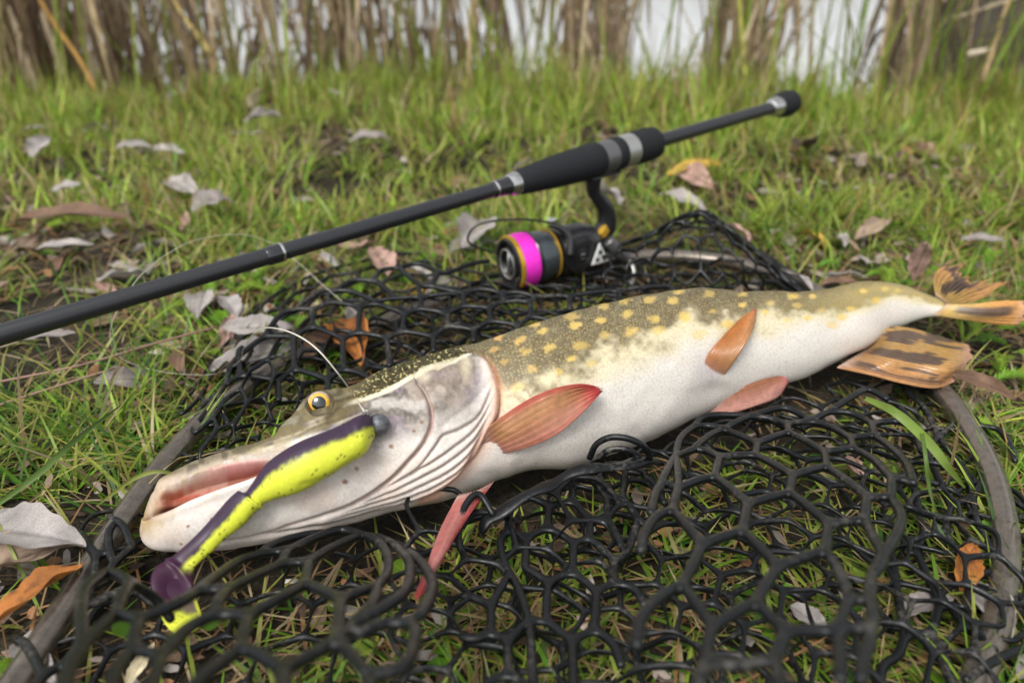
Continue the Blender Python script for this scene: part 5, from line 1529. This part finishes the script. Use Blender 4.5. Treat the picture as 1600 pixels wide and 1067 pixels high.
# crumbled brown leaf litter between the blades
def litter(name, n, y0, y1, rad=(.003, .010)):
    xy = scatter(n, y0, y1); xy = xy[~under_fish(xy) & (RNG.random(n) < np.clip(.45 + .9 * vnoise(xy, 5, 87), .05, 1))]; n = len(xy)
    a = np.arange(6) * math.pi / 3
    r = RNG.uniform(*rad, (n, 1)) * RNG.uniform(.5, 1.2, (n, 6)); el = RNG.uniform(.28, .7, (n, 1)); ro = RNG.uniform(0, 6.28, (n, 1))
    dx = np.cos(a)[None] * r; dy = np.sin(a)[None] * r * el
    X = dx * np.cos(ro) - dy * np.sin(ro); Y = dx * np.sin(ro) + dy * np.cos(ro)
    t1, t2 = RNG.uniform(-.45, .45, (2, n, 1))
    z = ground_h(xy[:, 0], xy[:, 1])[:, None] + RNG.uniform(.001, .012, (n, 1)) + X * t1 + Y * t2 + 25 * (X ** 2) * RNG.uniform(-1, 1, (n, 1))
    V = np.stack([xy[:, :1] + X, xy[:, 1:] + Y, z], -1)
    Q = np.array([[0, 1, 2, 3], [0, 3, 4, 5]])[None] + (np.arange(n) * 6)[:, None, None]
    cols = np.array([LC_ for LC_ in ([.13, .08, .05], [.20, .14, .10], [.30, .24, .20], [.08, .05, .035], [.26, .13, .06], [.36, .32, .29])])
    c = np.repeat(pick(cols, n)[:, None], 6, 1)
    o = link_mesh(name, fast_mesh(name, V.reshape(-1, 3), Q.reshape(-1, 4), col=np.clip(c, .01, .6).reshape(-1, 3)), M_LEAF)
    o['kind'] = 'stuff'
litter('leaf_litter', 6500, .15, 1.5)
litter('leaf_litter', 2300, .45, 1.15, (.007, .017))

# feathery weed leaves
def weed_leaves(name, cents, size, colr):
    """pinnate, finely cut leaves: a curved rib with paired narrow leaflets, joined into one mesh"""
    Vs, Qs, Cs = [], [], []
    off = 0
    for (cx, cy) in cents:
        az = RNG.uniform(0, 6.28); L = size * RNG.uniform(.6, 1.2); rise = RNG.uniform(.25, .8)
        z0 = float(ground_h(cx, cy)) + .003
        tt_ = np.linspace(0, 1, 15)
        bend = RNG.uniform(-.6, .6)
        ang_ = az + bend * tt_
        px_ = cx + np.cumsum(np.cos(ang_)) * L / 15; py_ = cy + np.cumsum(np.sin(ang_)) * L / 15
        pz_ = z0 + L * rise * np.sin(tt_ * 2.3) * .55
        P = np.stack([px_, py_, pz_], -1)
        c0 = colr[RNG.integers(len(colr))] * RNG.uniform(.8, 1.25)
        for i in range(1, 15):
            d = P[i] - P[i - 1]; d /= np.linalg.norm(d)
            s = np.cross(d, [0, 0, 1]); s /= np.linalg.norm(s) + 1e-9
            ll = L * .24 * math.sin(math.pi * (.12 + .85 * tt_[i])) + .001
            w = .0011
            Vs.append(np.array([P[i - 1] - s * .0004, P[i - 1] + s * .0004, P[i] + s * .0004, P[i] - s * .0004])); Qs.append(np.array([[0, 1, 2, 3]]) + off); off += 4; Cs.append(np.tile(c0, (4, 1)))
            for sg in (-1, 1):
                for f_, b_ in ((1.0, .55), (.62, 1.15)):
                    e = s * sg + d * b_; e /= np.linalg.norm(e)
                    up = np.array([0, 0, RNG.uniform(.0, .5)])
                    tip = P[i] + (e + up) * ll * f_
                    midp = P[i] + (e + up * .4) * ll * f_ * .55
                    n_ = np.cross(e, [0, 0, 1]); n_ /= np.linalg.norm(n_) + 1e-9
                    Vs.append(np.array([P[i], midp - n_ * w, tip, midp + n_ * w])); Qs.append(np.array([[0, 1, 2, 3]]) + off); off += 4; Cs.append(np.tile(c0 * RNG.uniform(.85, 1.2), (4, 1)))
    o = link_mesh(name, fast_mesh(name, np.concatenate(Vs), np.concatenate(Qs), col=np.concatenate(Cs)), M_GRASS)
    o['kind'] = 'stuff'
wx = scatter(900, .22, .95)
wx = wx[(~under_fish(wx)) & (~inhoop_np(wx)) & (vnoise(wx, 6, 81) > .02)][:330]
weed_leaves('weed_leaves', wx, .034, GREENS[[0, 1, 2]])
# small round clover-like leaves seen through the meshes
def round_leaves(name, n):
    xy = scatter(n * 3, .2, .6); xy = xy[inhoop_np(xy) & ~under_fish(xy) & (vnoise(xy, 14, 83) > .1)][:n]
    Vs, Ts, Cs = [], [], []
    off = 0
    for (x, y) in xy:
        r = RNG.uniform(.003, .006); z = float(ground_h(x, y)) + RNG.uniform(.006, .014)
        a = np.arange(8) * math.pi / 4
        t1, t2 = RNG.uniform(-.5, .5, 2)
        dx, dy = np.cos(a) * r, np.sin(a) * r
        Vs.append(np.concatenate([np.stack([x + dx, y + dy, z + dx * t1 + dy * t2], -1), [[x, y, z - .0008]]]))
        Ts.append(np.array([[8, k, (k + 1) % 8] for k in range(8)]) + off); off += 9
        Cs.append(np.tile(GREENS[RNG.integers(0, 3)] * RNG.uniform(.8, 1.2), (9, 1)))
    o = link_mesh(name, fast_mesh(name, np.concatenate(Vs), None, np.concatenate(Ts), col=np.concatenate(Cs)), M_GRASS)
    o['kind'] = 'stuff'
round_leaves('clover', 160)

# ------------------------------------------------------------------ fallen leaves
LCOL = {'pale': (.32, .29, .275), 'grey': (.26, .23, .215), 'tan': (.34, .25, .18), 'brown': (.16, .095, .06), 'orange': (.40, .15, .035), 'yellow': (.52, .34, .06), 'pink': (.42, .27, .22), 'dark': (.07, .045, .035), 'cream': (.58, .50, .33)}
def leaf_mesh(kind, seed, wid=.32, curl=.25, fold=.25, wave=.05, nu=41, nv=13):
    """lance-shaped leaf of unit length along +X with folded halves, curl, wavy edge and a raised midrib"""
    r = np.random.default_rng(seed)
    u = np.linspace(0, 1, nu)[:, None] + np.zeros((1, nv)); v = np.linspace(-1, 1, nv)[None] + np.zeros((nu, 1))
    half = wid / 2 * (np.sin(np.pi * np.clip(u * .97 + .015, 0, 1)) ** .8) * (1 - .25 * u) * (1 + .05 * np.sin(u * 40 + seed))
    half = np.maximum(half, .007)
    x = u.copy(); y = v * half + wid * .12 * np.sin(u * 2.6 + seed)
    z = np.abs(v) ** 1.3 * half * fold * 2 + wave * wid * np.sin(u * 13 + 3 * v + seed) * np.abs(v) + .012 * wid * np.exp(-(v / .12) ** 2)
    # bend along the length
    a = curl * 2.2 * (u - .35)
    xb = np.where(np.abs(a) < 1e-4, x, x); zb = z - curl * (u - .45) ** 2 * 1.1 * np.sign(1) + curl * .12
    P = np.stack([xb * (1 - .12 * abs(curl)), y, zb + .02 * r.normal() * v * u], -1)
    base_c = np.array(LCOL[kind])
    n_ = vnoise(np.stack([u * 6, v * 1.6], -1).reshape(-1, 2), 1.0, seed).reshape(u.shape)
    c = base_c[None, None] * (1 + .3 * n_[..., None]) 
    c = c * (1 - .45 * np.exp(-(v / .07) ** 2)[..., None])
    vein = np.exp(-((((u * 9 - np.abs(v) * .9) % 1) - .5) / .09) ** 2) * (np.abs(v) < .92)
    c = c * (1 - .16 * vein[..., None]) 
    if kind in ('orange', 'pink', 'tan', 'yellow'):
        k_ = smooth(.25, .7, vnoise(np.stack([u * 13, v * 4], -1).reshape(-1, 2), 1.0, seed + 5).reshape(u.shape))
        c = c * (1 - .6 * k_[..., None]) + np.array([.06, .03, .02]) * .6 * k_[..., None]
    me = fast_mesh('fallen_leaf', P.reshape(-1, 3), grid_quads(nu, nv), col=np.clip(c, .01, .7).reshape(-1, 3))
    me.materials.append(M_LEAF)
    return me
def put_leaf(me, p0, p1, roll=0.0, wscale=1.0, up=(0, 0, 1)):
    p0, p1 = Vector(p0), Vector(p1)
    X = p1 - p0; L = X.length; X.normalize()
    Zv = Vector(up); Yv = Zv.cross(X).normalized(); Zv = X.cross(Yv)
    R = Matrix((X, Yv, Zv)).transposed().to_4x4() @ Matrix.Rotation(roll, 4, 'X')
    o = bpy.data.objects.new('fallen_leaf', me); C.objects.link(o)
    o.matrix_world = Matrix.Translation(p0) @ R @ Matrix.Diagonal((L, L * wscale, L, 1))
    return o
SPECIAL = [  # base px, z, tip px, z, kind, width, curl, roll, label
 ((-45, 812), .022, (128, 858), .022, 'pale', .42, .12, .15, 'large pale grey leaf with dark midrib beside the hoop at lower left'),
 ((-70, 905), .013, (138, 850), .013, 'tan', .50, .08, .0, 'broad dull tan leaf lying under the large pale leaf by the hoop'),
 ((128, 878), .020, (-30, 985), .018, 'orange', .44, .15, .25, 'rusty orange leaf with yellow stem end at lower left'),
 ((20, 1000), .006, (90, 1060), .008, 'pale', .4, .2, .2, 'small pale leaf scrap at the bottom left corner outside the hoop'),
 ((232, 428), .012, (150, 436), .020, 'pale', .42, .1, .3, 'pale oval leaf in the grass just above the rod, left of its joint'),
 ((345, 512), .016, (460, 508), .018, 'pale', .34, .15, .45, 'long pale leaf lying behind the net just beneath the line'),
 ((325, 575), .010, (470, 540), .014, 'pale', .42, .2, .4, 'wide pale curled leaf seen through the net left of the eye'),
 ((325, 455), .010, (300, 498), .010, 'pale', .5, .2, .2, 'pale bluish leaf standing just below the rod'),
 ((340, 462), .015, (368, 500), .010, 'pale', .45, .2, -.2, 'pale pinkish leaf pair standing below the rod'),
 ((300, 330), .020, (365, 305), .030, 'grey', .6, .5, .5, 'folded grey leaf cup in the grass above the rod'),
 ((55, 390), .012, (148, 378), .016, 'pale', .26, .1, .2, 'narrow pale leaf at the left edge above the rod'),
 ((20, 345), .015, (205, 330), .03, 'brown', .20, .2, .2, 'long curled brown leaf at the left edge above the rod'),
 ((30, 528), .014, (118, 520), .016, 'grey', .3, .1, .2, 'grey leaf half hidden under the rod at the left edge'),
 ((600, 430), .012, (590, 385), .022, 'pink', .55, .2, .1, 'reddish leaf standing behind the net below the rod'),
 ((528, 500), .012, (558, 568), .014, 'orange', .42, .2, .2, 'orange brown leaf under the net behind the pike\'s head'),
 ((480, 560), .012, (540, 520), .012, 'brown', .5, .2, .2, 'dull brown leaf under the net above the pike\'s eye'),
 ((735, 385), .020, (745, 335), .030, 'pale', .6, .3, .3, 'pale leaf propped up left of the reel'),
 ((700, 395), .010, (780, 372), .014, 'grey', .5, .2, .2, 'greyish leaf lying flat left of the reel'),
 ((968, 318), .020, (915, 290), .030, 'pale', .7, .4, .5, 'pale crumpled leaf behind the reel stem'),
 ((1060, 262), .02, (1112, 296), .018, 'pink', .34, .2, .5, 'pale pink curled leaf below the rod butt grip'),
 ((1040, 272), .02, (1130, 254), .028, 'yellow', .22, .2, .3, 'narrow yellow leaf beneath the rod handle'),
 ((1030, 302), .016, (1105, 330), .016, 'pale', .3, .1, .3, 'long pale leaf behind the peak of the net'),
 ((1175, 380), .012, (1130, 345), .028, 'pink', .45, .3, .3, 'pinkish leaf leaning against the peak of the net'),
 ((1322, 385), .014, (1300, 362), .022, 'pale', .7, .3, .2, 'small white leaf in the grass right of the net peak'),
 ((1335, 372), .014, (1392, 338), .026, 'tan', .35, .25, .3, 'tan curled leaf in the grass above the pike\'s back'),
 ((1432, 440), .014, (1446, 375), .060, 'pink', .42, .25, .1, 'pinkish tan leaf standing upright above the tail'),
 ((1500, 372), .016, (1572, 378), .016, 'grey', .28, .1, .3, 'flat grey leaf at the right above the tail fin'),
 ((1275, 455), .016, (1212, 420), .020, 'pale', .28, .4, .3, 'pale curved leaf strip between the net and the pike\'s back'),
 ((1280, 446), .010, (1345, 440), .010, 'brown', .3, .1, .1, 'brown leaf right behind the pike\'s back near the tail'),
 ((1478, 585), .022, (1600, 618), .018, 'brown', .26, .5, .6, 'curled reddish brown leaf at the end of the anal fin'),
 ((1235, 945), .010, (1300, 985), .012, 'pale', .5, .1, .2, 'pale leaf with a dark vein lying under the net dome'),
 ((1318, 710), .012, (1352, 748), .012, 'pink', .4, .1, .1, 'pale pinkish leaf under the back of the net dome'),
 ((1495, 920), .012, (1530, 850), .022, 'orange', .5, .2, .2, 'rust red leaf between the dome and the hoop on the right'),
 ((1515, 905), .008, (1575, 1000), .012, 'pale', .45, .1, .2, 'pale grey leaf beside the hoop at lower right'),
 ((1410, 965), .006, (1490, 930), .010, 'grey', .42, .1, .1, 'grey leaf under the right rim of the net'),
 ((200, 1075), .010, (238, 1000), .016, 'cream', .34, .1, .2, 'yellowish tan leaf blade under the net at the bottom left'),
 ((1590, 1060), .006, (1640, 1000), .010, 'grey', .5, .1, .1, 'grey leaf at the bottom right corner outside the hoop'),
 ((800, 430), .030, (738, 424), .034, 'tan', .10, .4, .4, 'thin dry leaf strip curving in front of the spool'),
 ((397, 170), .05, (403, 138), .085, 'cream', .6, .15, .0, 'cream leaf standing up in the far grass above the rod'),
 ((380, 190), .03, (440, 180), .04, 'grey', .5, .3, .3, 'grey leaf lying at the foot of the cream leaf'),
 ((50, 245), .03, (80, 212), .05, 'pale', .6, .3, .4, 'pale rounded leaf in the far grass at the left'),
 ((180, 232), .03, (238, 226), .03, 'pale', .35, .2, .3, 'first of two pale leaves side by side in the left far grass'),
 ((236, 234), .03, (290, 236), .03, 'pale', .4, .2, .3, 'second of two pale leaves side by side in the left far grass'),
 ((80, 300), .02, (128, 286), .03, 'pale', .45, .2, .3, 'bluish pale leaf at the left in the mid grass'),
 ((265, 280), .02, (305, 308), .02, 'pale', .35, .2, .3, 'pale narrow leaf above the folded grey leaf cup'),
 ((1268, 232), .03, (1240, 225), .06, 'dark', .3, .2, .2, 'dark dried leaf right of the rod butt'),
 ((545, 220), .03, (610, 215), .03, 'grey', .4, .2, .2, 'grey leaf in the grass above the middle of the rod'),
]
for i, (a, za, b, zb, kind, wd, curl, roll, lab) in enumerate(SPECIAL):
    o = put_leaf(leaf_mesh(kind, 300 + i, wd, curl, .3, .07), at_z(*a, za), at_z(*b, zb), roll)
    tag(o, lab, 'leaf', 'fallen leaves on the grass and net')
protos = {k: [leaf_mesh(k, 100 + 7 * j + hash(k[0]) % 5 * 0 + len(k) * 13, wd, cu, .35, .10) for j, (wd, cu) in enumerate([(.24, .2), (.34, .4), (.28, -.3)])] for k in ('pale', 'grey', 'brown', 'pink', 'dark', 'yellow')}
LLAB = {'pale': 'small pale grey fallen leaf scattered in the open grass', 'grey': 'small dull grey fallen leaf scattered in the open grass', 'brown': 'small brown fallen leaf scattered in the open grass', 'pink': 'small pinkish tan fallen leaf scattered in the open grass', 'dark': 'small blackish rotted leaf lying in the open grass', 'yellow': 'small yellow fallen leaf scattered in the open grass'}
xy = np.concatenate([scatter(140, .5, 1.0, 1, -.02), scatter(120, .95, 1.6, 1, -.05)])
xy = xy[~under_fish(xy, 1.4) & ~inhoop_np(xy) & ~near_reel(xy)]
xy = xy[vnoise(xy, 5, 91) + .3 * RNG.normal(size=len(xy)) > -.25][:120]
for (x, y) in xy:
    k_ = RNG.choice(['pale', 'grey', 'brown', 'pink', 'dark', 'yellow'], p=[.22, .22, .24, .16, .12, .04])
    a = RNG.uniform(0, 6.28); L = RNG.uniform(.025, .055)
    z = float(ground_h(x, y)) + RNG.uniform(.004, .016) + .014 * (y > .95)
    p0 = np.array([x, y, z]); p1 = p0 + np.array([math.cos(a) * L, math.sin(a) * L, RNG.uniform(-.2, .35) * L])
    o = put_leaf(protos[k_][RNG.integers(3)], p0, p1, RNG.uniform(-.7, .7), RNG.uniform(.8, 1.3))
    tag(o, LLAB[k_], 'leaf', 'small %s leaves scattered in the grass' % k_)
# single grass blades lying over the net and hanging in the foreground
def one_blade(px, label, w, c):
    p = catmull(np.array([at_z(*q) for q in px]), 24)
    t = np.linspace(0, 1, 24)
    T = np.gradient(p, axis=0); T /= np.linalg.norm(T, axis=1)[:, None]
    s = np.cross(T, EYE - p); s /= np.linalg.norm(s, axis=1)[:, None]
    nn = np.cross(s, T)
    ww = w * np.sin(np.pi * (.12 + .86 * t)) ** .7
    V = np.stack([p - s * ww[:, None] / 2 + nn * .0004, p - nn * .0003, p + s * ww[:, None] / 2 + nn * .0004], 1).reshape(-1, 3)
    cols = np.repeat(np.array(c)[None] * (1 + .15 * np.sin(t * 5))[:, None], 3, 0)
    o = link_mesh('grass_blade', fast_mesh('grass_blade', V, grid_quads(24, 3), col=cols), M_GRASS)
    tag(o, label, 'grass blade', 'single grass blades lying over the net')
one_blade([(1352, 622, .062), (1400, 645, .066), (1450, 690, .055), (1480, 728, .045), (1508, 762, .030)], 'bright green grass blade lying across the right side of the net dome', .0052, (.17, .25, .045))
one_blade([(1438, 660, .06), (1446, 710, .055), (1452, 760, .04), (1462, 800, .03)], 'thin dark green blade crossing the bright blade on the net', .0022, (.09, .15, .03))
one_blade([(-20, 800, .03), (60, 740, .045), (115, 690, .05), (190, 632, .04)], 'long green grass blade slanting up at the left edge', .0034, (.10, .17, .035))
one_blade([(150, 790, .02), (215, 745, .04), (262, 738, .042), (300, 760, .03)], 'arched yellow green blade beside the hoop at the left', .0022, (.19, .22, .05))
one_blade([(1478, 760, .02), (1492, 700, .05), (1500, 650, .07)], 'brown dry stem standing beside the right rim of the net', .0016, (.24, .18, .09))
one_blade([(540, 600, .012), (690, 560, .02), (700, 548, .05)], 'reddish dry stem poking through the net behind the head', .0015, (.34, .14, .04))
# long dry stems lying in the left grass
for q, lb in (([(-20, 600, .012), (120, 572, .02), (230, 540, .022), (340, 510, .018)], 'long pinkish dry stem lying in the grass at the left under the rod'),
              ([(0, 632, .012), (100, 600, .018), (180, 575, .02)], 'shorter dark dry stem beside the long pinkish stem at the left')):
    o = tube_obj('dry_stem', catmull(np.array([at_z(*k) for k in q]), 20), .0009, simple_mat('stem', (.25, .15, .11), rough=.7), None, 6)
    tag(o, lb, 'stem')

# ------------------------------------------------------------------ reeds on the bank
RCOL = np.array([[.32, .23, .14], [.22, .155, .10], [.46, .37, .25], [.14, .10, .07], [.28, .205, .125], [.38, .29, .17]])
_dp = np.array([[-400, 1], [0, .95], [200, .9], [240, .65], [330, .9], [400, .55], [440, .6], [560, .85], [600, .4], [640, .85], [760, .6], [815, .12], [872, .15], [885, .95], [975, .8], [998, .08], [1095, .10], [1120, .95], [1200, .9], [1225, .4], [1262, .10], [1372, .12], [1400, .95], [1460, .9], [1490, .35], [1640, .35], [1700, .9], [2000, .9]])
def dens_px(px): return np.interp(px, _dp[:, 0], _dp[:, 1])
def bank_xy(px, y):
    return np.stack([(px - 800) / F * (y * .891 + .10), y], -1)
n = 2500
px = RNG.uniform(-250, 1850, n); yy = RNG.uniform(1.74, 2.4, n)
k_ = RNG.random(n) < dens_px(px + RNG.normal(0, 10, n)) ** 3.4
px, yy = px[k_], yy[k_]; n = len(px)
xyb = bank_xy(px, yy)
blades('reed_thicket', xyb, RNG.uniform(.15, .75, n), RNG.uniform(.004, .012, n), RNG.uniform(0, 6.28, n), np.abs(RNG.normal(0, .22, n)), RNG.uniform(-.2, .9, n),
       np.clip(pick(RCOL, n), .02, .6), seg_n=5, mat=M_REED, z0=np.maximum(ground_h(xyb[:, 0], xyb[:, 1]), -.16), taper=.4, twist=RNG.uniform(-1.5, 1.5, n))
# dead leaves hanging down from above
n = 3600
px = RNG.uniform(-200, 1800, n); yy = RNG.uniform(1.80, 2.6, n)
k_ = RNG.random(n) < dens_px(px + RNG.normal(0, 14, n)) ** 1.5
px, yy = px[k_], yy[k_]; n = len(px)
xyb = bank_xy(px, yy)
blades('hanging_reed_leaves', xyb, RNG.uniform(.25, .6, n), RNG.uniform(.006, .016, n), RNG.uniform(0, 6.28, n), math.pi - np.abs(RNG.normal(0, .25, n)), RNG.uniform(-.5, .3, n),
       np.clip(pick(RCOL, n), .02, .6), seg_n=5, mat=M_REED, z0=RNG.uniform(.22, .62, n), taper=.35, twist=RNG.uniform(-1.5, 1.5, n)) if False else None
def ribbon(path, w, c, seed):
    m = len(path); t = np.linspace(0, 1, m)
    T = np.gradient(path, axis=0); T /= np.linalg.norm(T, axis=1)[:, None]
    ref = np.array([math.cos(seed), math.sin(seed), .2])
    s = np.cross(T, ref); s /= np.linalg.norm(s, axis=1)[:, None] + 1e-9
    nn = np.cross(s, T)
    ww = w * np.sin(np.pi * np.clip(.1 + .88 * t, 0, 1)) ** .7
    V = np.stack([path - s * ww[:, None] / 2, path + nn * ww[:, None] * .12, path + s * ww[:, None] / 2], 1).reshape(-1, 3)
    return V, grid_quads(m, 3), np.repeat(np.asarray(c)[None] * (1 + .2 * np.sin(t * 4 + seed))[:, None], 3, 0)
def make_reed(seed, label, cols, hgt):
    r = np.random.default_rng(seed)
    root = thing('reed', label, 'reed', None)
    lx_, ly_ = r.uniform(-.15, .15, 2)
    zz = np.linspace(0, hgt, 14)
    path = np.stack([lx_ * zz ** 1.5, ly_ * zz ** 1.5, zz], -1)
    c = cols[0]
    V, Q, T = tube(path, np.linspace(.0045, .0022, 14), 7)
    link_mesh('stalk', fast_mesh('stalk', V, Q, T, col=np.tile(c, (len(V), 1))), M_REED, root)
    for k in range(7):
        h = r.uniform(.05, .62) * (hgt / 1.3); a = r.uniform(0, 6.28); L = r.uniform(.22, .45)
        p0 = np.array([np.interp(h, zz, path[:, 0]), np.interp(h, zz, path[:, 1]), h])
        droop = r.uniform(.6, 1.7)
        t = np.linspace(0, 1, 10)
        out = L * .30 * (1 - np.exp(-2.4 * t)); up = L * (.45 * t - droop * t ** 1.9)
        pt_ = p0 + np.stack([np.cos(a + .5 * t) * out, np.sin(a + .5 * t) * out, up], -1)
        pt_[:, 2] = np.maximum(pt_[:, 2], -.02)
        V, Q, cc = ribbon(pt_, r.uniform(.010, .020), cols[1 + k % (len(cols) - 1)], seed + k)
        link_mesh('reed_leaf', fast_mesh('reed_leaf', V, Q, col=cc), M_REED, root)
    return root
RL_ = 'dry brown reed with drooping dead leaves on the water\'s edge'
prot = [make_reed(500 + i, RL_, [RCOL[(i + j) % 6] for j in range(5)], 1.0 + .12 * i) for i in range(6)]
def copy_thing(o):
    c = o.copy(); C.objects.link(c)
    for ch in o.children:
        d = ch.copy(); C.objects.link(d); d.parent = c
    return c
cnt = 0
rr2 = np.random.default_rng(77)
spots = []
while len(spots) < 95:
    p_ = rr2.uniform(-120, 1720); y_r = rr2.uniform(1.78, 2.4)
    if rr2.random() < dens_px(p_) ** 3: spots.append((p_, y_r))
for i, (p_, y_r) in enumerate(spots):
    o = prot[i] if i < 6 else copy_thing(prot[i % 6])
    q = bank_xy(np.array(p_), np.array(y_r))
    o.location = (q[0], q[1], max(float(ground_h(q[0], q[1])), -.14)); o.rotation_euler = (0, 0, rr2.uniform(0, 6.28)); s_k = rr2.uniform(.85, 1.15); o.scale = (s_k, s_k, s_k)
    o['group'] = 'dry reeds along the water\'s edge'
n = 220
px = RNG.uniform(-150, 1750, n); yy = RNG.uniform(1.6, 2.0, n); xyb = bank_xy(px, yy)
blades('green_reed_shoots', xyb, RNG.uniform(.15, .45, n), RNG.uniform(.004, .009, n), RNG.uniform(0, 6.28, n), np.abs(RNG.normal(0, .3, n)), RNG.uniform(-.2, .6, n), np.clip(pick(GREENS[[2, 3, 5]], n) * .8, .02, .6), seg_n=5, mat=M_GRASS, taper=.5, twist=RNG.uniform(-1.5, 1.5, n))
# a few stalks that stand out
def stalk(pts, r0, c, label):
    p = catmull(np.array(pts), 16)
    V, Q, T = tube(p, np.linspace(r0, r0 * .6, 16), 8)
    o = link_mesh('reed_stalk', fast_mesh('reed_stalk', V, Q, T, col=np.tile(c, (len(V), 1))), M_REED)
    tag(o, label, 'reed stalk')
stalk([at_d(150, 142, 1.62), at_d(122, 90, 1.62), at_d(80, 30, 1.60), at_d(30, -60, 1.58)], .0055, (.45, .26, .07), 'orange brown reed stalk leaning left in front of the reed bed')
stalk([at_d(330, 85, 1.66), at_d(290, 30, 1.66), at_d(240, -50, 1.66)], .0048, (.50, .38, .14), 'yellow reed stalk leaning left behind the orange stalk')
stalk([at_d(1168, 150, 1.65), at_d(1160, 60, 1.65), at_d(1150, -60, 1.65)], .0062, (.30, .30, .06), 'upright yellow green reed stalk near the middle right')
stalk([at_d(1265, 140, 1.8), at_d(1268, 40, 1.8), at_d(1272, -60, 1.8)], .0055, (.24, .19, .07), 'olive reed stalk right of the yellow green stalk')
stalk([at_d(1535, 130, 1.62), at_d(1560, 50, 1.62), at_d(1590, -40, 1.62)], .0055, (.36, .26, .13), 'tan reed stalk leaning right in front of the dark trunk')
stalk([at_d(1490, 30, 1.75), at_d(1550, 10, 1.72), at_d(1640, -20, 1.7)], .0050, (.48, .40, .27), 'pale broken reed stalk lying nearly level at the upper right')
stalk([at_d(1512, 86, 1.62), at_d(1548, 78, 1.62)], .0075, (.55, .47, .36), 'short pale broken reed piece in front of the trunk')
# dark trunk at the right edge
tb_ = at_z(1560, 150, -.02); tb_ = tb_ + np.array([.06, .22, 0])
tree = thing('tree', 'dark leaning tree trunk standing among the reeds at the right edge', 'tree', None, tuple(tb_))
tz = np.linspace(-.25, 2.6, 40)
tp_ = np.stack([.06 * tz + .03 * np.sin(tz * 2), .05 * tz, tz], -1)
V, Q, T = tube(tp_, np.interp(tz, [-.25, .0, .2, 1, 2.6], [.19, .14, .115, .095, .055]), 36)
th_ = np.arctan2(V[:, 1], V[:, 0])
V[:, :2] *= (1 + .06 * vnoise(np.stack([th_ * 4, V[:, 2] * 3], -1), 1.0, 95) + .05 * vnoise(np.stack([th_ * 9, V[:, 2] * 7], -1), 1.0, 96))[:, None]
link_mesh('trunk', fast_mesh('trunk', V, Q, T), M_BARK, tree)
for k in range(5):
    a = k * 1.9; h = 1.2 + .28 * k
    t = np.linspace(0, 1, 12)
    b0 = np.array([np.interp(h, tz, tp_[:, 0]), np.interp(h, tz, tp_[:, 1]), h])
    pth = b0 + np.stack([np.cos(a) * t * .7, np.sin(a) * t * .7, t * .6 + .1 * np.sin(t * 4)], -1)
    V, Q, T = tube(pth, np.linspace(.035, .008, 12), 10)
    link_mesh('limb', fast_mesh('limb', V, Q, T), M_BARK, tree)
